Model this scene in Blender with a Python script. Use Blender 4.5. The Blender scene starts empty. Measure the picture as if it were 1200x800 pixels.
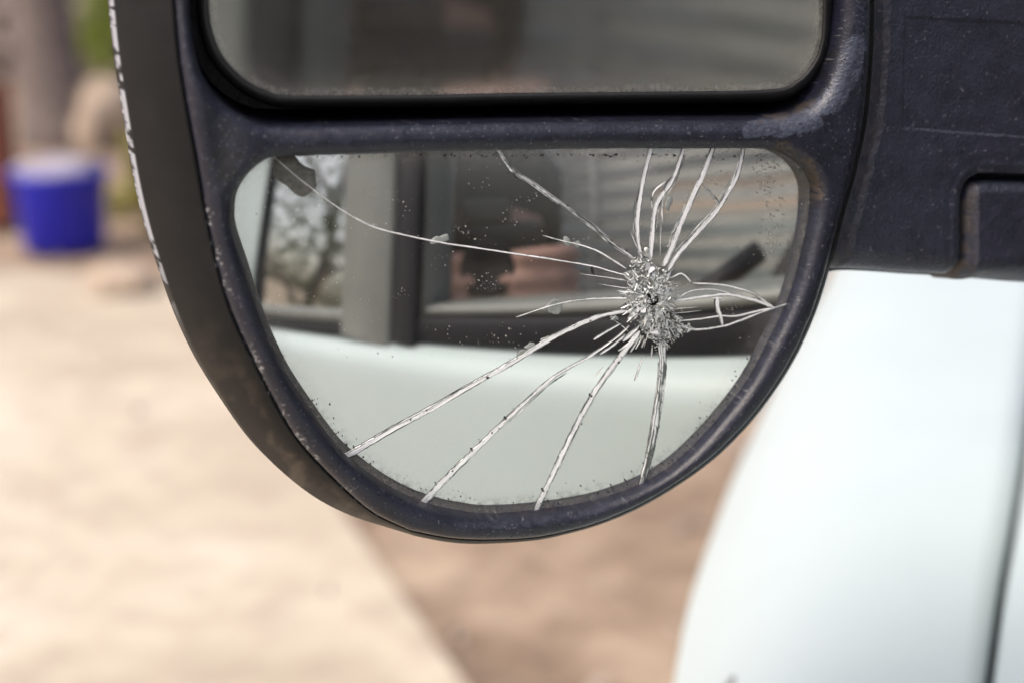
import bpy, bmesh, math, random
import numpy as np
from mathutils import Matrix, Vector
R_ = math.radians
rng = np.random.default_rng(7)
random.seed(7)

# ------------------------------------------------------------------ camera, light, exposure
scene = bpy.context.scene
COL = scene.collection
PITCH = R_(16); CAM_Z = 1.42
cam_d = bpy.data.cameras.new('camera_view'); cam = bpy.data.objects.new('camera_view', cam_d)
COL.objects.link(cam); scene.camera = cam
cam.location = (0, 0, CAM_Z); cam.rotation_euler = (R_(90) - PITCH, 0, 0)
cam_d.lens = 50; cam_d.sensor_width = 36; cam_d.sensor_fit = 'HORIZONTAL'
cam_d.clip_start = 0.01; cam_d.clip_end = 5000
cam_d.dof.use_dof = True; cam_d.dof.focus_distance = 0.428; cam_d.dof.aperture_fstop = 5.2
cam_d.dof.aperture_blades = 7

SUN_EL, SUN_ROT = R_(56), R_(-118)       # rotation measured clockwise from +Y
world = bpy.data.worlds.new('World'); scene.world = world; world.use_nodes = True
wn = world.node_tree; wn.nodes.clear()
sky = wn.nodes.new('ShaderNodeTexSky'); sky.sky_type = 'NISHITA'; sky.sun_disc = False
sky.sun_elevation = SUN_EL; sky.sun_rotation = SUN_ROT
sky.air_density = 0.55; sky.dust_density = 7.0; sky.ozone_density = 0.5
bg = wn.nodes.new('ShaderNodeBackground'); bg.inputs['Strength'].default_value = 0.15
wo = wn.nodes.new('ShaderNodeOutputWorld')
wn.links.new(sky.outputs['Color'], bg.inputs['Color']); wn.links.new(bg.outputs['Background'], wo.inputs['Surface'])
sun_d = bpy.data.lights.new('sun', 'SUN'); sun = bpy.data.objects.new('sun', sun_d); COL.objects.link(sun)
sun_d.energy = 0.5; sun_d.angle = R_(50); sun_d.color = (1.0, 0.96, 0.9)
sd = Vector((math.sin(SUN_ROT) * math.cos(SUN_EL), math.cos(SUN_ROT) * math.cos(SUN_EL), math.sin(SUN_EL)))
sun.rotation_euler = sd.to_track_quat('Z', 'Y').to_euler(); sun.location = (0, 0, 8)
vs = scene.view_settings
scene.display_settings.display_device = 'sRGB'
vs.view_transform = 'Standard'; vs.look = 'None'; vs.gamma = 1; vs.use_curve_mapping = False
vs.exposure = 0.95
scene.render.engine = 'CYCLES'
cy = scene.cycles
cy.max_bounces = 8; cy.diffuse_bounces = 4; cy.glossy_bounces = 5; cy.transparent_max_bounces = 8
cy.caustics_reflective = False; cy.caustics_refractive = False
cy.use_denoising = True
cy.sample_clamp_indirect = 6

# ------------------------------------------------------------------ geometry of the view (photo pixels are 1200 x 800)
CF = np.array([0, math.cos(PITCH), -math.sin(PITCH)]); CR = np.array([1., 0, 0])
CU = np.array([0, math.sin(PITCH), math.cos(PITCH)]); CO = np.array([0, 0, CAM_Z])
def ray(px, py):
    px = np.asarray(px, float); py = np.asarray(py, float)
    d = CF + .0006 * (px - 600)[..., None] * CR + .0006 * (400 - py)[..., None] * CU
    return d / np.linalg.norm(d, axis=-1, keepdims=True)
def frame_axes(yaw, tilt):
    a, e = R_(yaw), R_(tilt)
    n = np.array([math.sin(a) * math.cos(e), -math.cos(a) * math.cos(e), math.sin(e)])
    X = np.array([math.cos(a), math.sin(a), 0.]); return X, np.cross(n, X), n
HX, HY, HN = frame_axes(17, 3.0)          # the mirror head stands turned towards the van
HO = CO + .42 * CF
def to_head(p): d = p - HO; return np.stack([d @ HX, d @ HY, d @ HN], -1)
def from_head(q): return HO + q[..., 0:1] * HX + q[..., 1:2] * HY + q[..., 2:3] * HN
def at_head(px, py, z=0.):
    d = ray(px, py); p0 = HO + np.asarray(z, float)[..., None] * HN
    t = ((p0 - CO) @ HN) / (d @ HN)
    return to_head(CO + d * t[..., None])
def to_px(q):
    d = from_head(q) - CO; w = d @ CF
    return 600 + (d @ CR) / w / .0006, 400 - (d @ CU) / w / .0006
def at_z(px, py, z):
    d = ray(px, py); t = (z - CAM_Z) / d[..., 2]; return CO + d * np.asarray(t)[..., None]
TH = R_(16.4)
VU = np.array([math.sin(TH), math.cos(TH), 0]); VO = np.array([-math.cos(TH), math.sin(TH), 0]); V0 = np.array([.08, 0, 0])
def to_van(p): d = p - V0; return np.stack([d @ VU, d @ VO, d[..., 2]], -1)

# ------------------------------------------------------------------ helpers
def obj(name, verts, faces, mat=None, parent=None, smooth=True, attrs=None, normals=None):
    me = bpy.data.meshes.new(name)
    v = np.asarray(verts, np.float32)
    if isinstance(faces, np.ndarray) and faces.ndim == 2:
        nf, k = faces.shape
        me.vertices.add(len(v)); me.vertices.foreach_set('co', v.ravel())
        me.loops.add(nf * k); me.loops.foreach_set('vertex_index', faces.astype(np.int32).ravel())
        me.polygons.add(nf); me.polygons.foreach_set('loop_start', np.arange(0, nf * k, k, dtype=np.int32))
        me.update(calc_edges=True)
    else:
        me.from_pydata([tuple(map(float, p)) for p in v], [], [tuple(map(int, f)) for f in faces])
    me.polygons.foreach_set('use_smooth', np.full(len(me.polygons), smooth, bool))
    for k_, a in (attrs or {}).items():
        at = me.attributes.new(k_, 'FLOAT', 'POINT'); at.data.foreach_set('value', np.asarray(a, np.float32))
    if normals is not None:
        me.normals_split_custom_set_from_vertices([tuple(n) for n in normals])
    if mat: me.materials.append(mat)
    o = bpy.data.objects.new(name, me); COL.objects.link(o)
    if parent: o.parent = parent
    return o
def bobj(name, bm, mat=None, parent=None, smooth=False):
    me = bpy.data.meshes.new(name); bm.normal_update(); bm.to_mesh(me); bm.free()
    me.polygons.foreach_set('use_smooth', np.full(len(me.polygons), smooth, bool))
    if mat: me.materials.append(mat)
    o = bpy.data.objects.new(name, me); COL.objects.link(o)
    if parent: o.parent = parent
    return o
def thing(name, label, cat, loc=(0, 0, 0), axes=None, group=None):
    o = bpy.data.objects.new(name, None); o.empty_display_size = .05; COL.objects.link(o)
    M = Matrix.Translation(Vector(loc))
    if axes is not None:
        M = M @ Matrix(np.array(axes).T.tolist()).to_4x4()
    o.matrix_world = M
    return tag(o, label, cat, group)
def tag(o, label, cat, group=None):
    o['label'] = label; o['category'] = cat
    if group: o['group'] = group
    return o
def grid_faces(nr, nc, closed=False):
    i = np.arange(nr - 1)[:, None]; j = np.arange(nc if closed else nc - 1)[None, :]
    j2 = (j + 1) % nc
    return np.stack([i * nc + j, i * nc + j2, (i + 1) * nc + j2, (i + 1) * nc + j], -1).reshape(-1, 4)
def loft(name, rows, mat, parent, closed=False, smooth=True, attrs=None, flip=False):
    rows = np.asarray(rows); F = grid_faces(rows.shape[0], rows.shape[1], closed)
    if flip: F = F[:, ::-1]
    return obj(name, rows.reshape(-1, 3), F, mat, parent, smooth, attrs)
def add_box(bm, c, size, bev=0., rot=None, seg=2):
    r = bmesh.ops.create_cube(bm, size=1.0); vsl = r['verts']
    bmesh.ops.scale(bm, vec=size, verts=vsl)
    if bev > 0:
        es = list({e for v in vsl for e in v.link_edges})
        rr = bmesh.ops.bevel(bm, geom=es, offset=bev, segments=seg, affect='EDGES', profile=.5)
        vsl = list({v for f in rr['faces'] for v in f.verts} | {v for v in vsl if v.is_valid})
    if rot: bmesh.ops.rotate(bm, cent=(0, 0, 0), matrix=rot, verts=vsl)
    bmesh.ops.translate(bm, vec=c, verts=vsl); return vsl
def box(name, c, size, mat, parent, bev=.004, rot=None):
    bm = bmesh.new(); add_box(bm, c, size, bev, rot); return bobj(name, bm, mat, parent)
def tube(path, rad, n=10):
    path = np.asarray(path, float); m = len(path); rad = np.broadcast_to(rad, m)
    T = np.gradient(path, axis=0); T /= np.linalg.norm(T, axis=1, keepdims=True) + 1e-9
    ref = np.array([0, 0, 1.]) if abs(T[0, 2]) < .9 else np.array([1., 0, 0])
    rows = []
    a = np.arange(n) / n * 2 * np.pi
    for k in range(m):
        A = np.cross(T[k], ref); A /= np.linalg.norm(A) + 1e-9; B = np.cross(T[k], A)
        rows.append(path[k] + rad[k] * (np.cos(a)[:, None] * A + np.sin(a)[:, None] * B))
    return np.array(rows)
def tube_obj(name, path, rad, mat, parent=None, n=10):
    rows = tube(path, rad, n); F = list(map(tuple, grid_faces(len(rows), n, True)))
    F += [tuple(range(n))[::-1], tuple((len(rows) - 1) * n + k for k in range(n))]
    return obj(name, rows.reshape(-1, 3), F, mat, parent)
def resample(P, n):
    P = np.asarray(P, float); d = np.r_[0, np.cumsum(np.linalg.norm(np.diff(P, axis=0), axis=1))]
    s = np.linspace(0, d[-1], n); return np.stack([np.interp(s, d, P[:, k]) for k in range(P.shape[1])], -1)
def spline(P, n, closed=False):                       # Catmull-Rom through the points, then even spacing
    P = np.asarray(P, float); m = len(P)
    Q = np.r_[P[-1:], P, P[:2]] if closed else np.r_[2 * P[:1] - P[1:2], P, 2 * P[-1:] - P[-2:-1]]
    out = []
    for k in range(m if closed else m - 1):
        a, b, c, d = Q[k], Q[k + 1], Q[k + 2], Q[k + 3]
        t = np.linspace(0, 1, 12, endpoint=False)[:, None]
        out.append(.5 * (2 * b + (c - a) * t + (2 * a - 5 * b + 4 * c - d) * t * t + (3 * b - a - 3 * c + d) * t ** 3))
    out.append(P[:1] if closed else P[-1:])
    r = resample(np.concatenate(out), n + 1 if closed else n)
    return r[:-1] if closed else r
def sdf(P, poly):                                     # signed distance, positive outside the closed polygon
    P = np.asarray(P); sh = P.shape[:-1]; P = P.reshape(-1, 2).astype(np.float32)
    poly = np.asarray(poly, np.float32); A = poly; B = np.roll(poly, -1, 0); out = np.empty(len(P), np.float32)
    for s in range(0, len(P), 60000):
        p = P[s:s + 60000]; best = np.full(len(p), 1e9, np.float32); ins = np.zeros(len(p), bool)
        for a, b in zip(A, B):
            e = b - a; w = p - a; h = np.clip((w @ e) / (e @ e + 1e-12), 0, 1)
            q = w - h[:, None] * e; best = np.minimum(best, (q * q).sum(1))
            c = (a[1] <= p[:, 1]) != (b[1] <= p[:, 1])
            if c.any():
                x = a[0] + (p[:, 1] - a[1]) * (e[0] / (e[1] if e[1] != 0 else 1e-9)); ins ^= c & (p[:, 0] < x)
        d = np.sqrt(best); out[s:s + 60000] = np.where(ins, -d, d)
    return out.reshape(sh)
_lat = rng.random((256, 256))
def vnoise(x, y):
    xi = np.floor(x).astype(int); yi = np.floor(y).astype(int); fx = x - xi; fy = y - yi
    fx = fx * fx * (3 - 2 * fx); fy = fy * fy * (3 - 2 * fy)
    g = lambda a, b: _lat[a % 256, b % 256]
    return (g(xi, yi) * (1 - fx) + g(xi + 1, yi) * fx) * (1 - fy) + (g(xi, yi + 1) * (1 - fx) + g(xi + 1, yi + 1) * fx) * fy
def fbm(x, y, o=4): return sum(vnoise(x * 2 ** k + 17 * k, y * 2 ** k + 5 * k) * .5 ** k for k in range(o)) / sum(.5 ** k for k in range(o))
def sstep(a, b, x): t = np.clip((x - a) / (b - a), 0, 1); return t * t * (3 - 2 * t)

# ------------------------------------------------------------------ materials
class NT:
    def __init__(s, name):
        s.m = bpy.data.materials.new(name); s.m.use_nodes = True; s.t = s.m.node_tree; s.t.nodes.clear()
        s.out = s.n('OutputMaterial')
    def n(s, typ, **kw):
        nd = s.t.nodes.new('ShaderNode' + typ)
        for k, v in kw.items():
            if hasattr(nd, k) and k not in nd.inputs: setattr(nd, k, v)
            else: nd.inputs[k.replace('_', ' ') if k.replace('_', ' ') in nd.inputs else k].default_value = v
        return nd
    def l(s, a, b): s.t.links.new(a, b)
    def coord(s, kind='Object'): return s.n('TexCoord').outputs[kind]
    def noise(s, scale, detail=4, rough=.6, vec=None):
        nd = s.n('TexNoise'); nd.inputs['Scale'].default_value = scale; nd.inputs['Detail'].default_value = detail
        nd.inputs['Roughness'].default_value = rough; s.l(vec or s.coord(), nd.inputs['Vector']); return nd.outputs['Fac']
    def ramp(s, fac, stops):
        r = s.n('ValToRGB'); cr = r.color_ramp
        while len(cr.elements) > 1: cr.elements.remove(cr.elements[-1])
        for k, (p, c) in enumerate(stops):
            e = cr.elements[0] if k == 0 else cr.elements.new(p)
            e.position = p; e.color = (c, c, c, 1) if isinstance(c, (int, float)) else (*c, 1)
        s.l(fac, r.inputs['Fac']); return r.outputs['Color']
    def mix(s, fac, a, b):
        m = s.n('Mix'); m.data_type = 'RGBA'
        for v, i in ((fac, 0), (a, 6), (b, 7)):
            if isinstance(v, (int, float)): m.inputs[i].default_value = v if i == 0 else (v, v, v, 1)
            elif isinstance(v, tuple): m.inputs[i].default_value = (*v, 1)
            else: s.l(v, m.inputs[i])
        return m.outputs[2]
    def math(s, op, a, b=0., clamp=False):
        m = s.n('Math'); m.operation = op; m.use_clamp = clamp
        for v, i in ((a, 0), (b, 1)):
            if isinstance(v, (int, float)): m.inputs[i].default_value = v
            else: s.l(v, m.inputs[i])
        return m.outputs[0]
    def attr(s, name): a = s.n('Attribute'); a.attribute_name = name; return a.outputs['Fac']
    def bump(s, h, dist, strength=1.):
        b = s.n('Bump'); b.inputs['Distance'].default_value = dist; b.inputs['Strength'].default_value = strength
        s.l(h, b.inputs['Height']); return b.outputs['Normal']
    def bsdf(s, color, rough=.5, metal=0., spec=.5, normal=None, trans=0., coat=0.):
        p = s.n('BsdfPrincipled')
        for nm, v in (('Base Color', color), ('Roughness', rough), ('Metallic', metal), ('Specular IOR Level', spec), ('Transmission Weight', trans), ('Coat Weight', coat)):
            if isinstance(v, tuple): p.inputs[nm].default_value = (*v, 1)
            elif isinstance(v, (int, float)): p.inputs[nm].default_value = v
            else: s.l(v, p.inputs[nm])
        if normal is not None: s.l(normal, p.inputs['Normal'])
        return p.outputs[0]
    def mixs(s, fac, a, b):
        m = s.n('MixShader')
        if isinstance(fac, (int, float)): m.inputs[0].default_value = fac
        else: s.l(fac, m.inputs[0])
        s.l(a, m.inputs[1]); s.l(b, m.inputs[2]); return m.outputs[0]
    def done(s, sh): s.l(sh, s.out.inputs['Surface']); return s.m
def plain(name, color, rough=.6, var=.25, scale=40., metal=0., spec=.5, bump=0., bscale=None):
    t = NT(name); n = t.noise(scale, 5)
    a = tuple(c * (1 - var) for c in color); b = tuple(min(1, c * (1 + var)) for c in color)
    nm = t.bump(t.noise(bscale or scale * 3, 4), bump) if bump else None
    return t.done(t.bsdf(t.ramp(n, [(.3, a), (.7, b)]), rough, metal, spec, nm))

def paint_black(name, base, grain, bump):
    t = NT(name)
    fine = t.noise(grain, 3, .65); mid = t.noise(110, 4)
    c = t.ramp(mid, [(.3, tuple(x * .72 for x in base)), (.7, tuple(x * 1.3 for x in base))])
    c = t.mix(t.ramp(fine, [(.50, 0.), (.85, .30)]), c, tuple(min(1, x * 3.0) for x in base))
    c = t.mix(t.attr('peel'), c, (.010, .010, .012))
    c = t.mix(t.attr('wear_sheen'), c, (.060, .070, .102))  # rubbed paint, plus a painted pale sheen on bar and rim crests
    c = t.mix(t.attr('chalk'), c, (.45, .45, .46))
    c = t.mix(t.attr('grime'), c, (.10, .075, .05))
    r = t.mix(t.attr('grime'), t.ramp(fine, [(.3, .25), (.7, .42)]), .85)
    h = t.math('ADD', fine, t.math('MULTIPLY', t.attr('wear_sheen'), -.6))
    return t.done(t.bsdf(c, r, 0, .5, t.bump(h, bump)))
M_frame = paint_black('frame_paint', (.0105, .0115, .0215), 1500, .00016)
M_arm = paint_black('arm_paint', (.027, .029, .046), 1100, .00040)
t = NT('shell_plastic')
fine = t.noise(1400, 3); mid = t.noise(60, 5)
c = t.ramp(mid, [(.3, (.0055, .0055, .0058)), (.7, (.0105, .0103, .010))])
c = t.mix(t.ramp(t.noise(700, 5, .7), [(.66, 0.), (.82, .22)]), c, (.16, .15, .14))
c = t.mix(t.attr('grime'), c, (.15, .115, .085)); c = t.mix(t.attr('peel'), c, (.008, .008, .009))
c = t.mix(t.attr('chalk'), c, (.42, .44, .48))
M_shell = t.done(t.bsdf(c, .55, 0, .2, t.bump(fine, .00008)))
M_black = plain('black_rubber', (.010, .010, .011), .55, .3, 300, bump=.0001)
M_trim = plain('window_rubber', (.008, .008, .011), .6, .3, 120, spec=.2)
M_dark = plain('dark_trim', (.010, .010, .014), .5, .2, 60, spec=.25)

def mirror_mat(name, dust_amt, tint, rough):
    t = NT(name); e = t.attr('edge')                         # distance to the rim in mm
    dirt = t.noise(420, 6, .75); cloud = t.noise(28, 5, .6)
    speck = t.ramp(t.noise(1700, 3, .8), [(.62, 0.), (.72, .85)])
    # film of dust, thicker along the rim
    ed = t.ramp(t.math('DIVIDE', e, 14.), [(0., .42), (.08, .40), (.20, .18), (.5, .04), (1., 0.)])
    film = t.math('MULTIPLY', ed, t.ramp(dirt, [(.25, .35), (.65, 1.)]))
    film = t.math('ADD', film, t.math('MULTIPLY', t.ramp(cloud, [(.3, .4), (.75, 1.)]), dust_amt))
    film = t.math('ADD', film, t.math('MULTIPLY', speck, t.ramp(cloud, [(.45, .08), (.7, .4)])), True)
    # black corroded silvering just inside the ground edge
    rot = t.math('MULTIPLY', t.ramp(t.math('DIVIDE', e, 8.), [(.20, 0.), (.27, .6), (.40, .25), (.65, 0.)]), t.ramp(dirt, [(.47, 0.), (.6, 1.)]))
    rot = t.math('MULTIPLY', rot, t.attr('rot'))
    m = t.bsdf(tint, rough, 1., .5)
    d = t.bsdf(t.ramp(dirt, [(.3, (.30, .29, .255)), (.7, (.50, .48, .43))]), .85)
    k = t.bsdf((.02, .02, .018), .6)
    return t.done(t.mixs(rot, t.mixs(film, m, d), k))
M_mirror = mirror_mat('mirror_lower', .02, (.72, .75, .735), .03)
M_mirror_up = mirror_mat('mirror_upper', .07, (.52, .56, .55), .06)

def fracture(name):                                       # tone: 0 clear dark glass, 1 white fracture face
    t = NT(name); v = t.attr('tone'); n = t.noise(1500, 3, .7)
    c = t.ramp(t.math('ADD', v, t.math('MULTIPLY', t.math('SUBTRACT', n, .5), .35)), [(.10, (.015, .018, .018)), (.35, (.16, .175, .17)), (.6, (.55, .58, .57)), (.85, (.97, .98, .98))])
    return t.done(t.mixs(.10, t.bsdf(c, .4, 0, .6), t.bsdf((.85, .88, .87), .15, 1.)))
M_crack = fracture('fracture_face')
t = NT('crushed_glass'); v = t.attr('tone'); n = t.noise(1200, 4, .7)
c = t.ramp(v, [(0., (.05, .056, .054)), (.25, (.26, .275, .26)), (.6, (.58, .60, .58)), (1., (.92, .95, .94))])
M_crush = t.done(t.mixs(.16, t.bsdf(c, .3, 0, .7, t.bump(n, .0004)), t.bsdf((.8, .83, .82), .08, 1.)))
M_chip = plain('bare_glass_back', (.14, .14, .12), .7, .35, 500, bump=.0001)
M_speck = plain('dried_dirt', (.46, .44, .40), .8, .35, 700)
M_speck_d = plain('dark_dirt', (.03, .027, .022), .8, .35, 700)
M_bubble = plain('pale_flake', (.27, .29, .275), .35, .25, 600)

t = NT('van_paint'); n = t.noise(6, 5); f = t.noise(180, 4, .7)
c = t.ramp(n, [(.3, (.41, .475, .48)), (.7, (.44, .505, .51))])
c = t.mix(t.ramp(f, [(.6, 0.), (.85, .10)]), c, (.40, .38, .33))
M_van = t.done(t.bsdf(c, .42, 0, .32))
M_pillar = plain('pillar_paint', (.15, .158, .15), .4, .15, 15)
t = NT('side_glass')
g = t.n('BsdfGlossy'); g.inputs['Roughness'].default_value = .02; g.inputs['Color'].default_value = (.75, .78, .78, 1)
tr = t.n('BsdfTransparent'); tr.inputs['Color'].default_value = (.97, .98, .98, 1)
dd = t.bsdf((.32, .30, .27), .9)
M_glass = t.done(t.mixs(.01, t.mixs(.05, tr.outputs[0], g.outputs[0]), dd))
t = NT('rear_glass')
g = t.n('BsdfGlossy'); g.inputs['Roughness'].default_value = .03; g.inputs['Color'].default_value = (.92, .94, .94, 1)
M_rglass = t.done(t.mixs(.95, t.bsdf((.05, .055, .055), .4), g.outputs[0]))
M_seat = plain('seat_cloth', (.34, .33, .31), .9, .3, 50)
M_dash = plain('dash_plastic', (.20, .165, .125), .7, .2, 30)
M_lining = plain('cab_lining', (.62, .605, .57), .85, .2, 12)
M_slat = plain('blind_slat', (.27, .265, .25), .7, .2, 20)

t = NT('road_concrete'); a = t.noise(.9, 6, .65); b = t.noise(7, 6, .7); vv = t.n('TexVoronoi', feature='DISTANCE_TO_EDGE')
vv.inputs['Scale'].default_value = 55; t.l(t.coord(), vv.inputs['Vector'])
c = t.ramp(a, [(.36, (.34, .295, .23)), (.5, (.44, .39, .31)), (.64, (.54, .49, .405))])
c = t.mix(t.ramp(b, [(.45, 0.), (.70, .7)]), c, (.28, .23, .185))
M_road = t.done(t.bsdf(c, .95, 0, .2, t.bump(b, .01)))
t = NT('bare_soil'); a = t.noise(2.2, 6, .75); b = t.noise(9, 6, .7)
c = t.ramp(a, [(.36, (.14, .10, .072)), (.5, (.26, .195, .14)), (.64, (.38, .30, .22))])
c = t.mix(t.ramp(b, [(.45, 0.), (.7, .6)]), c, (.17, .12, .09))
M_soil = t.done(t.bsdf(c, .95, 0, .2, t.bump(b, .02)))
M_blue = plain('blue_plastic', (.009, .013, .40), .4, .15, 6)
M_white = plain('white_sack', (.32, .30, .36), .8, .2, 12, bump=.02)
M_stone = plain('pale_stone', (.40, .32, .245), .9, .25, 9, bump=.02)
M_bark = plain('grey_bark', (.19, .155, .14), .95, .35, 14, bump=.03)
M_brick = plain('orange_brick', (.26, .075, .04), .9, .3, 18, bump=.01)
def leaf_mat(name, a, b):
    t = NT(name); oi = t.attr('tone'); c = t.ramp(oi, [(0., a), (1., b)])
    d = t.bsdf(c, .6); tl = t.n('BsdfTranslucent'); t.l(c, tl.inputs['Color'])
    return t.done(t.mixs(.3, d, tl.outputs[0]))
M_leaf = leaf_mat('green_leaf', (.13, .19, .03), (.34, .38, .06))
M_leaf_y = leaf_mat('yellow_leaf', (.22, .22, .05), (.48, .44, .12))
M_leaf_t = leaf_mat('tree_leaf', (.03, .045, .02), (.09, .11, .045))
M_skin = plain('skin', (.66, .38, .29), .55, .15, 60)
M_hair = plain('dark_hair', (.006, .005, .005), .6, .3, 200)
M_cloth = plain('dark_jacket', (.018, .018, .022), .9, .3, 90)
M_tyre = plain('tyre_rubber', (.018, .018, .018), .85, .3, 60)
M_rim = plain('wheel_rim', (.35, .35, .36), .4, .1, 20, metal=.6)

# ================================================================== the setting
def gpt(px, py): return at_z(np.array(px, float), np.array(py, float), 0.)
gx = np.r_[-2500, -160, -60, np.linspace(-24, 24, 97), 60, 160, 2500]; gy = np.r_[-2500, -160, -60, np.linspace(-18, 36, 109), 70, 160, 2500]
GX, GY = np.meshgrid(gx, gy)
GZ = (fbm(GX * .7 + 40, GY * .7 + 40) - .5) * .06
GZ = np.where((np.abs(GX) < 24) & (GY < 36) & (GY > -18), GZ - .035, -.03)
g = obj('ground', np.stack([GX, GY, GZ], -1).reshape(-1, 3), grid_faces(*GX.shape), M_soil); g['kind'] = 'structure'
road_px = [(-900, 312), (0, 318), (90, 322), (170, 326), (215, 345), (290, 420), (345, 505), (400, 600), (455, 680), (540, 800), (640, 940)]
rp = [gpt(*p) for p in road_px] + [np.array([.35, .1, 0]), np.array([.2, -16, 0]), np.array([-16, -16, 0])]
bm = bmesh.new()
fs = bm.faces.new([bm.verts.new((p[0], p[1], .012)) for p in rp])
r = bmesh.ops.extrude_face_region(bm, geom=[fs])
bmesh.ops.translate(bm, vec=(0, 0, -.16), verts=[v for v in r['geom'] if isinstance(v, bmesh.types.BMVert)])
bmesh.ops.recalc_face_normals(bm, faces=bm.faces)
g = bobj('road', bm, M_road); g['kind'] = 'structure'

V, F, TN = [], [], []
for _ in range(1500):
    y = 1.2 + 9 * rng.random() ** 1.4; x = rng.uniform(-.9, .9) * (.35 * y + .8) + .1 * y
    r_ = .006 + .028 * rng.random() ** 3; on_road = rng.random() < .05
    k = 6; a_ = np.arange(k) / k * 2 * np.pi + rng.random(); rr = r_ * rng.uniform(.7, 1.2, k); s0 = len(V); z0 = .010 if sdf(np.array([[x, y]]), np.array(rp)[:, :2])[0] < 0 else -.035
    if z0 > 0 and not on_road: continue
    V += [(x + rr[i] * math.cos(a_[i]), y + rr[i] * math.sin(a_[i]), z0 - .01) for i in range(k)] + [(x + .6 * rr[i] * math.cos(a_[i]), y + .6 * rr[i] * math.sin(a_[i]), z0 + .02 + r_ * .7) for i in range(k)]
    F += [(s0 + i, s0 + (i + 1) % k, s0 + k + (i + 1) % k, s0 + k + i) for i in range(k)] + [tuple(range(s0 + k, s0 + 2 * k))]; TN += [rng.random()] * (2 * k)
t = NT('pebble'); M_peb = t.done(t.bsdf(t.ramp(t.attr('tone'), [(0., (.10, .075, .06)), (.5, (.26, .21, .17)), (1., (.52, .47, .41))]), .9))
tag(obj('gravel', V, F, M_peb, None, False, dict(tone=TN)), 'loose pebbles scattered over the bare soil and road', 'gravel')['kind'] = 'stuff'

# ================================================================== van (seen directly: fender and hood; in the mirror: the door side)
PC = (610, 390)
GN = frame_axes(15, 1.5)[2]; GR = .6
GC = None
def set_glass(z):
    global GC
    p = from_head(at_head(np.array(610.), np.array(390.), np.array(z)))
    GC = p - GR * GN
set_glass(-.008)
def on_glass(px, py, off=0.):
    d = ray(px, py); oc = CO - GC; b = d @ oc; cc = oc @ oc - (GR + np.asarray(off, float)) ** 2
    t = -b - np.sqrt(np.maximum(b * b - cc, 1e-9)); return CO + d * np.asarray(t)[..., None]
def mirror_ray(px, py):
    p = on_glass(np.array(float(px)), np.array(float(py))); n = (p - GC) / GR; d = ray(np.array(float(px)), np.array(float(py)))
    return p, d - 2 * (d @ n) * n
def seen(px, py, w=0.):                                # where the line of sight bounced off the glass meets the van's side
    p, r = mirror_ray(px, py); q = to_van(p); rv = np.array([r @ VU, r @ VO, r[2]])
    return q + rv * ((w - q[1]) / rv[1])
LOWER = spline([(267,251),(270,227),(284,204),(304,187),(324,182),(385,181),(486,178.5),(650,175.5),(800,174.5),(886,174),(910,177),(933,190),(947,209),(950,228),(947,261),(940,292),(930,332),(917,366),(898,404),(877,443),(847,483),(807,527),(767,558),(717,580),(667,592),(600,600),(560,601),(518,594),(490,586),(455,569),(420,545),(402,530),(385,510),(350,461),(329,427),(307,379),(284,312),(270,271)], 300, True)
zz = to_head(on_glass(LOWER[:, 0], LOWER[:, 1]))[:, 2]
set_glass(-.008 - .0036 - zz.max())
zz = to_head(on_glass(LOWER[:, 0], LOWER[:, 1]))[:, 2]
print('glass depth behind rim mm', zz.min() * 1e3, zz.max() * 1e3)

van = thing('van', 'pale mint white van with worn fender beside the mirror', 'van', (V0[0], V0[1], 0), (VU, VO, np.array([0, 0, 1.])))
E_px = spline([(1012,215),(990,275),(969,330),(940,385),(908,450),(884,505),(862,553),(842,605),(824,655),(808,705),(797,755),(790,800),(786,850),(784,900)], 40)[::-1]
ZE = 1.03
E = to_van(at_z(E_px[:, 0], E_px[:, 1], np.full(40, ZE)))
# continue the fender a little towards the door and round the nose
k0 = E[0] - (E[3] - E[0]) / np.linalg.norm(E[3] - E[0]) * .06
kd = (E[-1] - E[-6]) / np.linalg.norm(E[-1] - E[-6])
nose = [E[-1] + kd * s + np.array([0, -.6 * s * s, -.5 * s * s]) for s in (.08, .16, .24, .32, .4, .48)]
dz_ = k0[0] - .455
E = np.r_[[np.array([k0[0] - d_, k0[1] - (k0[1] - .06) * sstep(0, dz_, d_), k0[2] + .03 * sstep(0, dz_, d_)]) for d_ in np.linspace(dz_, .02, 5)], [k0], E, nose]
S_px = np.array([(1203,480),(1195,540),(1181,620),(1166,700),(1151,800),(1140,870)], float)[::-1]
SV = to_van(at_z(S_px[:, 0], S_px[:, 1], np.full(6, ZE + .062)))
seam_w = lambda s: np.interp(s, SV[:, 0], SV[:, 1], left=SV[0, 1] - .0, right=None) if s <= SV[-1, 0] else SV[-1, 1] + (SV[-1, 1] - SV[-2, 1]) / (SV[-1, 0] - SV[-2, 0]) * (s - SV[-1, 0])
rise = lambda q: .068 * (1 - math.exp(-q / .045)) + .03 * q
rows, hrows = [], []
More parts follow.
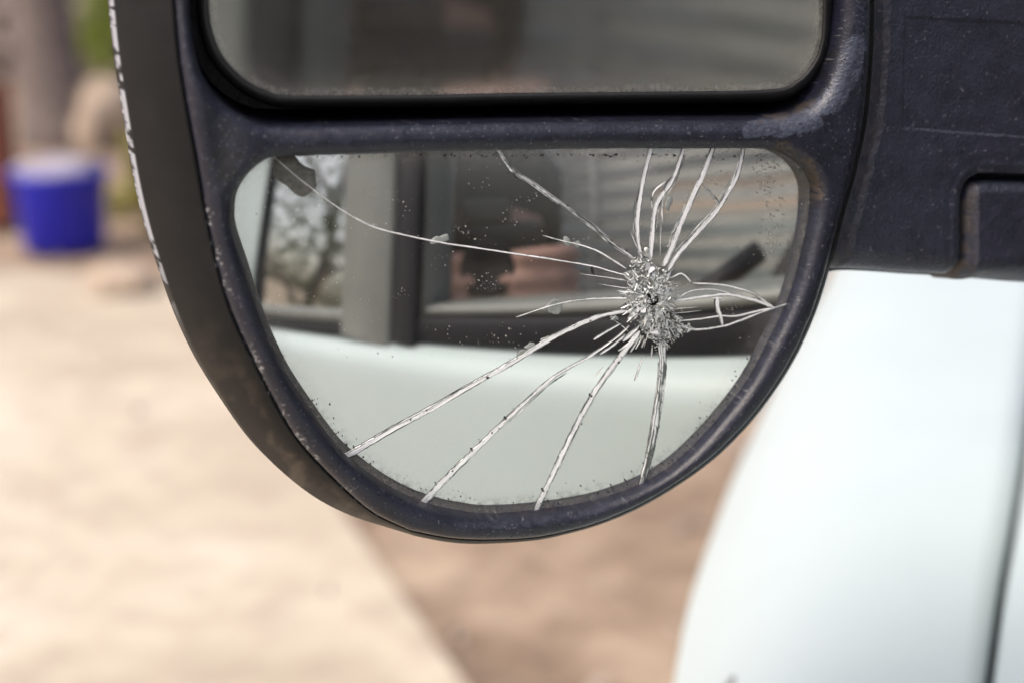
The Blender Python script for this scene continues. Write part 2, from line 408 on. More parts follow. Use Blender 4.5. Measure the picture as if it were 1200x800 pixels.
for e in E:
    sw = min(seam_w(e[0]), e[1] - .06)
    arch = .36 + (math.sqrt(.40 ** 2 - (e[0] - .80) ** 2) if abs(e[0] - .80) < .40 else 0)
    low = [(e[0], e[1] + .03 - .02 * k / 5, arch + (ZE - .12 - arch) * k / 5) for k in range(6)]
    mid = [(e[0], e[1] + .006, e[2] - .06), (e[0], e[1] + .002, e[2] - .025)]
    top = []
    for q in np.r_[0, .002, .005, .009, .014, .02, .028, .04, np.linspace(.055, 1, 10) * 1.0]:
        qq = q if q < .05 else .05 + (e[1] - sw - .05) * (q - .055) / .945
        if q >= .055 and e[1] - sw < .06: qq = .05 + .01 * (q - .055)
        top.append((e[0], e[1] - qq, e[2] + rise(qq)))
    top.append((e[0], top[-1][1] - .001, top[-1][2] - .014))
    rows.append(low + mid + top)
    w0 = top[-2][1] - .0055; q0 = e[1] - w0
    h = [(e[0], w0 + .001, e[2] + rise(q0) - .014), (e[0], w0, e[2] + rise(q0) - .002)]
    for x in np.linspace(0, 1, 14): h.append((e[0], w0 - .003 - x * 1.5, e[2] + rise(q0) + .07 * math.sin(math.pi * min(x + .0, 1)) ))
    hrows.append(h)
loft('fender', rows, M_van, van); loft('hood', hrows, M_van, van)
loft('hood_seal', [[(h[0][0], h[0][1] + d_, h[0][2] + z_) for d_, z_ in ((.02, -.012), (.004, -.001), (-.01, -.002), (-.02, -.012))] for h in hrows], plain('hood_seal', (.10, .11, .105), .7, .2, 60), van)
# grey side indicator low on the fender crest
q = to_van(at_z(np.array(850.), np.array(806.), np.array(ZE + .03)))
ind = []
for k, (rr, hh) in enumerate([(.008, -.006), (.008, -.001), (.006, .001), (.003, .002), (.0005, .0022)]):
    a = np.arange(20) / 20 * 2 * np.pi
    ind.append(np.stack([q[0] + 1.5 * rr * np.cos(a), q[1] + rr * np.sin(a) * .6, q[2] + hh + rr * np.sin(a) * -.8], -1))
loft('side_indicator', ind, plain('grey_lens', (.22, .23, .22), .3, .2, 60), van, True)

# belt line of the door as it stands in the mirror
belt_px = [(322, 388), (360, 393), (410, 399), (470, 406), (530, 411), (600, 414), (680, 416), (760, 417), (880, 417), (915, 416)]
BL = np.array([seen(x, y, .0) for x, y in belt_px]); BL = BL[np.argsort(BL[:, 0])]
print('belt', np.round(BL, 3).tolist())
cs = np.polyfit(BL[:, 0], BL[:, 2], 2)
belt = lambda s: float(np.polyval(cs, np.clip(s, BL[0, 0] - .1, BL[-1, 0] + .05)))
def panel(name, s0, s1, prof, mat, n=30, parent=van):   # prof: list of (w, z offset from belt or absolute ('a', z))
    rows = []
    for s in np.linspace(s0, s1, n):
        rows.append([(s, w + (flare(s) * sstep(.0, .14, belt(s) - (z[1] if isinstance(z, tuple) else belt(s) + z)) if prof is body else 0), z[1] if isinstance(z, tuple) else belt(s) + z) for w, z in prof])
    return loft(name, rows, mat, parent)
body = [(-.03, .0), (-.004, .001), (.004, -.0005), (.012, -.003), (.019, -.007), (.0245, -.0135), (.027, -.021), (.0285, -.032), (.030, -.06), (.033, -.12), (.036, -.25), (.045, ('a', .8)), (.05, ('a', .6)), (.045, ('a', .4)), (.0, ('a', .34)), (-.03, ('a', .34))]
flare = lambda s: 0.
print('fender start', E[0])
s_pil0, s_pil1 = seen(468, 300)[0], seen(500, 300)[0]
s_b0, s_b1 = seen(300, 300)[0], seen(408, 300)[0]
s_front = seen(935, 330)[0]
print('pillar', s_pil0, s_pil1, 'rear pane', s_b0, s_b1, 'front', s_front)
panel('door', -.62, .45, body, M_van)
panel('rear_panel', -2.6, -.624, body, M_van, 60)
panel('window_rubber', s_pil0 - .01, s_front + .03, [(-.02, .0), (.002, .0015), (.004, .004), (.004, .022), (.0, .026), (-.02, .027)], M_trim)
panel('window_sill', s_pil0 - .01, s_front + .03, [(-.005, .027), (-.001, .028), (-.001, .034), (-.012, .036), (-.05, .036)], M_pillar)
zt = 1.66
def upright(name, s0, s1, w, mat, z0=0., z1=zt, d=.03, sl=.08):
    rows = []
    for z in np.linspace(0, 1, 14):
        row = []
        for s, ww in ((s0, w - d), (s0, w - .003), (s0 + .003, w), (s1 - .003, w), (s1, w - .003), (s1, w - d)):
            zz_ = belt((s0 + s1) / 2) + z0; zz_ = zz_ + (z1 - zz_) * z
            row.append((s, ww - sl * max(0, zz_ - 1.22), zz_))
        rows.append(row)
    return loft(name, rows, mat, van, flip=True)
upright('window_pillar', s_pil0, s_pil0 + (s_pil1 - s_pil0) * .80, .010, M_dark)
upright('window_channel', s_pil0 + (s_pil1 - s_pil0) * .84, s_pil1 - .002, .004, M_pillar)
upright('door_pillar', s_b1, s_pil0 - .004, .012, M_pillar)
upright('rear_pillar', -2.6, s_b0 - .008, .006, M_van, sl=.2)
upright('rear_window_seal', s_b0 - .008, s_b0, .006, M_trim, sl=.2)
ztop_b = seen(360, 197)[2]
panel('rear_window_rubber', s_b0, s_pil0 - .012, [(-.02, .0), (.008, .002), (.008, .012), (.0, .014), (-.02, .015)], M_trim)
panel('rear_window_ledge', s_b0, s_pil0 - .012, [(-.02, .0155), (.006, .016), (.006, .030), (-.02, .031)], M_pillar)
rows = [[(s, -.002 - .2 * max(0, z - 1.22), z) for z in np.linspace(belt(s) + .02, zt, 8)] for s in np.linspace(s_b0 - .004, s_b1 + .004, 8)]
loft('rear_window', rows, M_rglass, van, flip=True)
rows = [[(s, -.010 - .08 * max(0, z - 1.22), z) for z in np.linspace(belt(s) + .02, zt, 8)] for s in np.linspace(s_pil1, s_front + .02, 8)]
loft('door_window', rows, M_glass, van, flip=True)
upright('windscreen_pillar', s_front, s_front + .09, .008, M_dark, 0., zt, .06)
# roof, front glass, far side, cab lining
rows = []
for s in np.linspace(-2.6, s_front + .1, 12):
    rows.append([(s, w, z) for w, z in ((-.085, zt - .012), (-.075, zt), (-.09, zt + .05), (-.14, zt + .10), (-.25, zt + .13), (-.8, zt + .15), (-1.4, zt + .12), (-1.55, zt), (-1.57, zt - .05))])
rows = np.array(rows); nr0 = len(rows)
ss_ = np.linspace(-2.6, s_front + .1, 12)
RF = [tuple(f) for f in grid_faces(*rows.shape[:2]) if not (f[0] % 9 in (4, 5) and 7 <= f[0] // 9 <= 9)]  # roof faces left open to let sky light into the cab
obj('roof', rows.reshape(-1, 3), RF, M_van, van)
hw = [(s, w, zt + .137 + .018 * min(1, (-.25 - w) / .55) - .03 * max(0, (-.8 - w) / .6)) for s, w in ((ss_[7], -.25), (ss_[7], -.8), (ss_[7], -1.4), (ss_[10], -.25), (ss_[10], -.8), (ss_[10], -1.4))]
obj('added_roof_pane', hw, [(0, 1, 4, 3), (1, 2, 5, 4)], M_glass, van)  # unseen pane over the opening, added so sky light brightens the cab
zh = 1.16
sq = np.linspace(s_front + .09, s_front + .50, 10)
loft('quarter_panel', [[(s, -.02 + .028 * (1 - k), 1.02 + (zh + (zt - zh) * min(1, max(0, (s_front + .47 - s) / .38)) - 1.02) * k) for k in (0, .5, 1)] for s in sq], M_van, van)
loft('windscreen', [[(s_front + .09 + .38 * (1 - k), w, zh + (zt - zh) * k) for k in (0, .33, .66, 1)] for w in np.linspace(-.03, -1.5, 8)], M_glass, van)
loft('far_side', [[(s, -1.58, z) for z in np.linspace(.34, 1.22, 3)] for s in np.linspace(-2.6, .6, 4)], M_van, van)
loft('cab_floor', [[(s, w, .25) for w in (-.03, -1.57)] for s in (-2.6, s_front + .3)], M_seat, van)
M_bulk = plain('bulkhead_paint', (.80, .79, .76), .8, .08, 12)
box('bulkhead', (-.62, -.8, 1.1), (.03, 1.5, 1.25), M_bulk, van)
for k in range(14): box('bulkhead_rib', (-.60, -.8, .80 + k * .062), (.022, 1.46, .030), M_bulk, van, .006)
# slatted blind standing on the far side of the cab
for k in range(14):
    box('blind_slat', (.10, -.98, 1.02 + k * .050), (1.35, .006, .034), M_slat, van, .001, Matrix.Rotation(R_(24), 3, 'X'))
for s in (-.45, .2, .62): box('blind_cord', (s, -.965, 1.34), (.012, .004, .72), M_lining, van, .001)
box('dashboard', (s_front + .13, -.80, 1.18), (.46, 1.36, .16), M_dash, van, .04)
# steering wheel
a = np.linspace(0, 2 * np.pi, 41)
cw = np.array([.27, -.42, 1.17])
ringp = np.stack([cw[0] + .18 * np.cos(a) * .45, cw[1] + .18 * np.sin(a), cw[2] + .18 * np.cos(a) * .89], -1)
sw_ = loft('steering_wheel', tube(ringp, .014, 10), M_dark, van, True)
tube_obj('spoke', [cw + (0, -.17, 0), cw + (.03, 0, -.01), cw + (0, .17, 0)], .012, M_seat, sw_)
p, r = mirror_ray(800, 360); p2, r2 = mirror_ray(893, 292)
tube_obj('grab_handle', [to_van(p + r * .30), to_van((p + r * .3 + p2 + r2 * .3) / 2) , to_van(p2 + r2 * .3)], .010, M_dark, van)
# wheel
bm = bmesh.new()
def disc_rows(prof, n=40):
    a = np.arange(n) / n * 2 * np.pi
    return [np.stack([.80 + rr * np.cos(a), np.full(n, ww), .34 + rr * np.sin(a)], -1) for rr, ww in prof]
wh = loft('wheel', disc_rows([(.20, -.09), (.30, -.09), (.34, -.06), (.34, .06), (.32, .09), (.22, .10), (.205, .09)]), M_tyre, van, True); bm.free()
loft('rim', disc_rows([(.207, .08), (.19, .065), (.12, .05), (.06, .06), (.02, .07), (.001, .07)]), M_rim, wh, True)

# ================================================================== wing mirror
mirror = thing('wing_mirror', 'worn black van wing mirror with shattered lower glass', 'wing mirror', HO, (HX, HY, HN))
LEFT = [(200,-230),(203,-40),(206,0),(211,60),(220,120),(231,180),(243,250),(257,315),(274,370),(300,425),(326,476),(350,515),(385,554),(434,598),(480,621)]
REST = [(480,621),(520,629),(560,632),(620,630),(660,623),(700,612),(745,593),(790,567),(835,534),(875,494),(905,455),(930,414),(950,370),(962,335),(972,300),(985,250),(998,205),(1010,150),(1016,100),(1019,50),(1020,0),(1020,-40),(1018,-230),(1000,-290),(950,-310),(260,-310),(215,-290),(200,-230)]
FRAME = np.r_[spline(LEFT, 120)[:-1], spline(REST, 260)[:-1]]
UPPER = spline([(222,-100),(222,0),(226,40),(231,68),(240,92),(256,114),(278,132),(302,144),(336,148.5),(470,146),(600,143),(740,141),(880,139),(915,136),(940,126),(958,105),(970,70),(976,35),(978,0),(978,-100),(976,-180),(955,-235),(900,-250),(600,-252),(300,-250),(245,-232),(225,-180)], 260, True)
UGL = spline([(245,-100),(245,0),(249,36),(262,67),(289,94.5),(319,109),(345,112),(500,111.5),(600,109.5),(750,108),(900,105.5),(933,95),(950,78),(960,57),(964,20),(964,-100),(963,-180),(945,-215),(900,-228),(600,-230),(300,-228),(260,-215),(247,-180)], 240, True)
def plane_poly(P, z): return at_head(P[:, 0], P[:, 1], np.full(len(P), z))[:, :2]
pf = plane_poly(FRAME, -.003); pl = to_head(on_glass(LOWER[:, 0], LOWER[:, 1]))[:, :2] * .9 + plane_poly(LOWER, -.004) * .1; pu = at_head(UPPER[:, 0], UPPER[:, 1], -.004 - .004 * sstep(700, 950, UPPER[:, 0]))[:, :2]
def heightfield(name, poly, zf, mat, step, clip, attrs_f, ymax_fine=None):
    x0, y0 = poly.min(0) - clip * 1.5; x1, y1 = poly.max(0) + clip * 1.5
    xs = np.arange(x0, x1 + step, step)
    if ymax_fine is None: ys = np.arange(y0, y1 + step, step)
    else: ys = np.r_[np.arange(y0, ymax_fine, step), np.arange(ymax_fine, y1 + step * 5, step * 5)]
    X, Y = np.meshgrid(xs, ys); P = np.stack([X, Y], -1)
    do = sdf(P, poly); Z = zf(P, -do)
    ok = do < clip; F = grid_faces(*X.shape); F = F[ok.ravel()[F].all(1)]
    used = np.zeros(X.size, bool); used[F.ravel()] = True; idx = np.cumsum(used) - 1
    V = np.stack([X, Y, Z], -1).reshape(-1, 3)[used]
    px, py = to_px(V)
    return obj(name, V, idx[F], mat, mirror, True, attrs_f(px, py, V, (-do).ravel()[used]))
def rnd(d, r, wall=14., cap=.030):
    u = np.clip(d / r, 0, 1); z = -r * (1 - np.sqrt(np.maximum(0, 1 - (1 - u) ** 2)))
    return z + np.where(d < 0, np.maximum(d * wall, -cap), 0)
def seg_d(px, py, pts):
    best = np.full(px.shape, 1e9); pts = np.asarray(pts, float)
    for a, b in zip(pts[:-1], pts[1:]):
        e = b - a; h = np.clip(((px - a[0]) * e[0] + (py - a[1]) * e[1]) / (e @ e), 0, 1)
        best = np.minimum(best, np.hypot(px - a[0] - h * e[0], py - a[1] - h * e[1]))
    return best
_fd = {}
def z_frame(P, dout):
    dl = sdf(P, pl); du = sdf(P, pu)
    z = rnd(dl, .0036, 32.) + rnd(du, .0045, 14., .034)
    z += rnd(dout, .0042, 10., .026)
    # the bar between the glasses lies a little lower than the rim around it, its lower half falling away
    z -= .0015 * sstep(.012, .0, np.maximum(dl, 0) + np.maximum(du, 0) - .001) * ((dl > 0) & (du > 0))
    # web at the left: shallow dish
    px, py = to_px(np.stack([P[..., 0], P[..., 1], np.zeros(P.shape[:2])], -1))
    z -= .0012 * np.exp(-((px - 258) / 20) ** 2 - ((py - 170) / 60) ** 2)
    # dents and lumps of old paint
    z += (fbm(P[..., 0] * 260, P[..., 1] * 260, 3) - .5) * .00035
    return z
def a_frame(px, py, V, dout):
    n1 = fbm(px * .11, py * .11); n2 = fbm(px * .35 + 9, py * .35); n3 = fbm(px * .05 + 3, py * .05)
    d = seg_d(px, py, [(880, 152), (920, 150), (950, 140), (975, 118), (992, 90), (1004, 55)])
    wear_sheen = sstep(.50, .56, n1 + .35 * sstep(16, 4, d)) * sstep(17, 10, d) * (.45 + .5 * sstep(.35, .6, fbm(px * .05 + py * .5, py * .05 - px * .3)))
    d2 = seg_d(px, py, [(1006, 90), (1010, 40), (1012, -60)]); wear_sheen = np.maximum(wear_sheen, .35 * sstep(12, 3, d2) * sstep(.4, .6, n2))
    d3 = seg_d(px, py, [(300, 152), (600, 151), (880, 150)]); wear_sheen = np.maximum(wear_sheen, .30 * sstep(7, 1, d3) * sstep(.35, .65, n2))  # highlight along the top of the bar, painted into the colour
    rimc = seg_d(px, py, [(958, 250), (948, 300), (935, 345), (905, 410), (870, 460), (820, 520), (770, 562), (700, 597), (620, 614), (540, 614)])
    wear_sheen = np.maximum(wear_sheen, .26 * sstep(9, 2, rimc) * sstep(.40, .62, n2))  # highlight on the rim crest painted into the colour, broken by noise
    peel = sstep(.50, .56, n1 + .22 * sstep(20, 8, np.hypot((px - 263) * 1.2, (py - 192) * .8))) * sstep(30, 20, np.hypot((px - 263) * 1.1, (py - 192) * .7))
    peel = np.maximum(peel, sstep(.50, .54, n1) * sstep(10, 4, seg_d(px, py, [(975, 62), (962, 90), (972, 104), (945, 122), (925, 128)])))
    edge = seg_d(px, py, [(243, 250), (257, 315), (274, 370), (300, 425), (326, 476), (350, 515), (385, 554), (430, 593)])
    chalk = sstep(.60, .66, n2) * sstep(8, 3, edge) * .55 * sstep(.42, .5, n3)
    chalk = np.maximum(chalk, sstep(.70, .74, n2) * .5 * sstep(10, 4, seg_d(px, py, [(750, 600), (800, 565), (840, 540)])))
    chalk = np.maximum(chalk, sstep(.76, .80, fbm(px * .5, py * .5 + 40)) * .25)
    gr = sstep(.44, .60, n2) * sstep(16, 4, seg_d(px, py, [(915, 175), (945, 195), (956, 230)])) * .8
    gr = np.maximum(gr, sstep(.50, .62, n1) * .35 * sstep(9, 2, seg_d(px, py, [(880, 140), (925, 138), (950, 122)])))
    gr = np.maximum(gr, .2 * sstep(.45, .6, n2) * sstep(7, 2, seg_d(px, py, LOWER[180:290:6])))
    return dict(wear_sheen=wear_sheen, peel=peel, chalk=chalk, grime=gr)
heightfield('front_frame', pf, z_frame, M_frame, .00030, .0022, a_frame, at_head(np.array(600.), np.array(-12.), np.array(0.))[1])

# shell behind the frame, flaring out on the left
SIL = [(112,-230),(123,-40),(127,0),(132,50),(139,100),(147,150),(156,205),(169,262),(187,320),(207,375),(231,425),(261,473),(294,519),(330,555),(370,585),(410,604),(455,617),(484,624)]
nl, nr_ = 420, 300
B1 = spline(LEFT, nl); S1 = spline(SIL, nl)
B2 = spline(REST, nr_)[1:-1]; c0 = np.array([600, 160.])
S2 = B2 + (c0 - B2) * .012
wl = sstep(0, 1, np.linspace(0, 1, nr_)[1:-1] / .10)[:, None]; S2 = S2 + (B2 + [4, 3] - S2) * (1 - wl)
wt = sstep(.86, 1, np.linspace(0, 1, nr_)[1:-1])[:, None]; S2 = S2 + (B2 + [-88, 0] - S2) * wt
Bq = at_head(np.r_[B1, B2][:, 0], np.r_[B1, B2][:, 1], np.full(nl + nr_ - 2, -.0040))
Sq = at_head(np.r_[S1, S2][:, 0], np.r_[S1, S2][:, 1], np.full(nl + nr_ - 2, -.026))
rows = []; tv = []
inn = Bq + (Sq - Bq) * -.02; inn[:, 2] -= .004
rows.append(inn); tv.append(-.05)
for k in np.linspace(0, 1, 34):
    q = Bq + (Sq - Bq) * k
    q[:, 2] += .0035 * np.sin(np.pi * k) - .0060 * sstep(.90, 1., k) ** 2 - .0012 * sstep(.0, .06, .06 - k)
    rows.append(q); tv.append(k)
ctr = at_head(np.array(620.), np.array(160.), np.array(-.03)); 
for k, (sc_, dz) in enumerate([(.995, -.008), (.985, -.014), (.96, -.028), (.90, -.05), (.78, -.068), (.55, -.08), (.25, -.085)]):
    q = ctr + (Sq - ctr) * sc_; q[:, 2] = Sq[:, 2] - .004 + dz; rows.append(q); tv.append(1.1 + .1 * k)
rows = np.array(rows); TV = np.repeat(tv, rows.shape[1]); px, py = to_px(rows.reshape(-1, 3))
arc = np.tile(np.arange(rows.shape[1]), rows.shape[0])
n1 = fbm(arc * .10, TV * 6 + 3); n2 = fbm(arc * .35, TV * 14); leftm = (arc < nl)
chalk = leftm * sstep(.92, .935, TV) * sstep(.98, .965, TV) * sstep(.46, .52, .5 * n1 + .5 * n2 + .08 * sstep(330, 60, py)) * sstep(400, 280, py) * .9
chalk = np.maximum(chalk, leftm * sstep(.62, .66, n2) * sstep(.93, 1., TV) * sstep(1.12, 1.05, TV) * sstep(420, 200, py) * .8)
chalk = np.maximum(chalk, leftm * .5 * sstep(.66, .7, n2) * sstep(.07, .01, np.abs(TV)) * sstep(230, 300, py))
peel = leftm * sstep(.975, .99, TV) * .8
grime = leftm * sstep(330, 600, py) * (.06 + .45 * sstep(.38, .75, fbm(px * .06, py * .06 + 7))) * sstep(.05, .4, TV)
loft('housing_shell', rows, M_shell, mirror, True, True, dict(chalk=chalk, peel=peel, grime=grime), flip=True)

# upper glass in its holder
axu = frame_axes(17, -3)
def up_pts(P, z):
    p0 = from_head(at_head(np.array(600.), np.array(20.), np.array(-.0085))) + z * axu[2]
    d = ray(P[:, 0], P[:, 1]); tt = ((p0 - CO) @ axu[2]) / (d @ axu[2]); return to_head(CO + d * tt[:, None])
NU = len(UGL); cu = np.array([600., -60.])
rws = []; ed = []
for k in np.linspace(0, 1, 50) ** .6:
    P = cu + (UGL - cu) * k; rws.append(up_pts(P, 0)); ed.append(np.maximum(0, -sdf(P, UGL)) * .25)
rws = np.array(rws); UF = grid_faces(*rws.shape[:2], True)
_a, _b, _c = rws.reshape(-1, 3)[UF[-1][:3]]
if np.cross(_b - _a, _c - _a)[2] < 0: UF = UF[:, ::-1]
nn = to_head(HO + axu[2])
obj('upper_glass', rws.reshape(-1, 3), UF, M_mirror_up, mirror, True, dict(edge=np.concatenate(ed), rot=np.full(rws.shape[0] * NU, .15)), np.tile(nn, (rws.shape[0] * NU, 1)))
hr = []
for off, z in ((0.5, -.0015), (0.5, .0008), (1.5, .0016), (4, .0018), (8, .0012), (12, -.001), (14, -.006), (15, -.03)):
    dirs = UGL - cu; nrm = np.stack([np.roll(UGL, -1, 0)[:, 1] - np.roll(UGL, 1, 0)[:, 1], -(np.roll(UGL, -1, 0)[:, 0] - np.roll(UGL, 1, 0)[:, 0])], -1)
    nrm /= np.linalg.norm(nrm, axis=1, keepdims=True); nrm *= np.sign((nrm * dirs).sum(1, keepdims=True))
    hr.append(up_pts(UGL + nrm * off, z))
loft('glass_holder', hr, M_black, mirror, True)

# ---------------------------------------------------- lower glass: shards, cracks, crushed middle
IMP = np.array([768., 352.])
CR_EDGE = [   # cracks that run to the rim, from the impact outwards: points, width at start, width at end, material
 ('A', [(742,303),(715,284),(690,263),(650,235),(620,213),(600,200),(578,166)], 5, 4, 'g'),
 ('B', [(735,323),(715,318),(694,312),(650,304.5),(600,297),(560,291),(520,285),(480,277),(440,267),(410,252),(385,236),(368,223),(345,205),(312,176)], 2.2, 2.2, 'w'),
 ('C', [(735,364),(705,370),(675,382),(640,400),(600,425),(560,447),(510,476),(460,503),(415,529),(392,540)], 5, 7.5, 'w'),
 ('D', [(738,382),(722,396),(690,418),(650,441),(620,467),(590,495),(555,529),(520,563),(488,597)], 1.4, 8.5, 'w'),
 ('E', [(750,388),(735,408),(718,430),(700,455),(680,490),(660,530),(645,562),(624,606)], 7, 6, 'w'),
 ('F', [(775,400),(777,430),(774,460),(768,500),(762,530),(751,576)], 10, 8, 'g'),
 ('G', [(798,382),(816,386),(846,382.5),(864,377),(885,369),(907,361),(936,352)], 3, 2.5, 'w'),
 ('H', [(783,318),(795,298),(815,275),(838,250),(852,228),(864,205),(873,166)], 6, 5, 'w'),
 ('I', [(778,312),(790,285),(800,258),(812,232),(822,210),(839,166)], 6, 6, 'w'),
 ('J', [(762,305),(765,270),(768,245),(776,228),(788,212),(804,166)], 6, 4, 'w'),
 ('K', [(752,303),(747,275),(748,245),(754,210),(765,166)], 6, 5, 'w')]
CR_IN = [
 ([(734,315),(715,303),(697,293),(675,286),(657,282),(636,276)], 3, 1.2, 'w'),
 ([(734,329),(710,325),(680,321)], 2.2, .8, 'w'), ([(736,338),(715,335),(702,333)], 1.8, .6, 'w'),
 ([(735,350),(700,350),(670,353),(640,360),(605,372)], 3.2, 1, 'w'),
 ([(728,379),(712,388),(696,398)], 1.5, 4, 'w'), ([(733,392),(718,405),(703,415)], 2, 4.5, 'w'), ([(748,384),(738,393),(730,400)], 3, 5.5, 'w'),
 ([(747,393),(735,404),(725,411)], 2.5, 3, 'w'), ([(754,416),(749,431),(744,446)], 1.5, 2.5, 'w'), ([(710,428),(697,441)], .8, 1.2, 'w'),
 ([(752,396),(745,409)], 1.5, 2.5, 'w'), ([(756,399),(752,407)], 1.5, 2, 'w'), ([(750,395),(739,413)], 1.2, 1.8, 'w'), ([(765,404),(763,420)], 1, 1.4, 'w'),
 ([(750,296),(744,284),(739,272)], 2.5, 1, 'w'), ([(743,303),(727,290)], 2.6, 1.2, 'w'),
 ([(777,262),(776,240),(781,218),(789,207)], 2.5, 4, 'g'), ([(764,246),(766,226),(780,213)], 1.5, 3, 'g'),
 ([(788,274),(803,246),(818,212)], 1, 2, 'g'), ([(850,230),(860,208),(867,186)], 1.5, 2, 'g'), ([(825,217),(834,228),(843,239)], 3, 4, 'g'),
 ([(774,300),(774,280),(775,262)], 1.2, 1.2, 'w'), ([(776,312),(786,288),(790,272)], 1.5, 1.2, 'g'),
 ([(795,349),(810,341),(829.5,339),(844,340.5),(858,345)], 2.2, 1.5, 'w'),
 ([(811.5,332),(840,333),(862,337),(882,343.5),(900,355.5),(908,361)], 2.2, 3.5, 'w'),
 ([(789,353),(810,350),(840,346),(858,346),(885,352),(906,360)], 3, 4.5, 'w'),
 ([(796.5,376),(822,373.5),(843,370.5),(864,370),(891,364),(907,361)], 2, 3, 'w'),
 ([(840,347),(841,362),(845,372),(847,383)], 7, 3.5, 'w'), ([(834,349),(847,349)], 4, 4, 'w'),
 ([(786,326),(799.5,321),(812,333)], 2.5, 3, 'g'), ([(790,362),(803,361),(818,360)], 1.2, .8, 'w'), ([(790,367),(805,366),(822,364)], 1.2, .6, 'w'),
 ([(694,312),(695,320),(697,323)], 4, 3, 'k'), ([(718,373),(728,380),(736,388)], 3, 3, 'g'), ([(716,375),(722,370)], 3, 2, 'w')]
OUT = LOWER + (lambda v: v / np.linalg.norm(v, axis=1, keepdims=True))(LOWER - [610, 390]) * 7
OUTc = np.r_[OUT, OUT[:1]]; arcl = np.r_[0, np.cumsum(np.linalg.norm(np.diff(OUTc, axis=0), axis=1))]; LTOT = arcl[-1]
def out_at(u): u = np.mod(u, LTOT); return np.stack([np.interp(u, arcl, OUTc[:, 0]), np.interp(u, arcl, OUTc[:, 1])], -1)
dense = np.arange(0, LTOT, .5); DP = out_at(dense)
cracks = []
for nm, pts, w0, w1, mt in CR_EDGE:
    c = spline(np.r_[[IMP], np.array(pts, float)], 400)
    d = np.hypot(DP[:, None, 0] - c[None, ::4, 0], DP[:, None, 1] - c[None, ::4, 1]); i, j = np.unravel_index(d.argmin(), d.shape)
    c = c[:j * 4 + 1]; c[-1] = DP[i]; cracks.append((dense[i], resample(c, 90)))
cracks.sort(key=lambda x: x[0])
plate = obj('lower_glass', np.array([to_head(on_glass(OUT[:, 0], OUT[:, 1], -.0015)), to_head(on_glass(OUT[:, 0], OUT[:, 1], -.0045))]).reshape(-1, 3),
            list(map(tuple, grid_faces(2, len(OUT), True))) + [tuple(range(len(OUT)))], M_black, mirror, False)
T = np.linspace(0, 1, 90)
for k in range(len(cracks)):
    u0, c0_ = cracks[k]; u1, c1_ = cracks[(k + 1) % len(cracks)]
    if u1 <= u0: u1 += LTOT
    nu = max(4, int((u1 - u0) / 6))
    dev0 = c0_ - (IMP + T[:, None] * (c0_[-1] - IMP)); dev1 = c1_ - (IMP + T[:, None] * (c1_[-1] - IMP))
    G = []
    for s in np.linspace(0, 1, nu):
        o_ = out_at(np.array([u0 + (u1 - u0) * s]))[0]
        G.append(IMP + T[:, None] * (o_ - IMP) + (1 - s) * dev0 + s * dev1)
    G = np.array(G)[:, 2:]; pts = on_glass(G[..., 0], G[..., 1])
    nrm = (pts - GC) / GR
    tilt = rng.normal(0, .0028, 3); ctr_ = pts.reshape(-1, 3).mean(0)
    nrm = nrm + np.cross(tilt, nrm); pts = pts + np.cross(tilt, pts - ctr_)
    e = np.maximum(0, -sdf(G, LOWER)) * .25
    rot = sstep(430, 560, G[..., 1]) + .9 * sstep(186, 178, G[..., 1]) + .5 * sstep(880, 920, G[..., 0])
    nl_ = np.stack([nrm @ HX, nrm @ HY, nrm @ HN], -1)
    obj('mirror_shard', to_head(pts).reshape(-1, 3), grid_faces(G.shape[0], G.shape[1])[:, ::-1], M_mirror, plate, True, dict(edge=e.ravel(), rot=np.clip(rot, 0, 1).ravel()), nl_.reshape(-1, 3))
MC = dict(w=M_crack, g=M_crack, k=M_black)
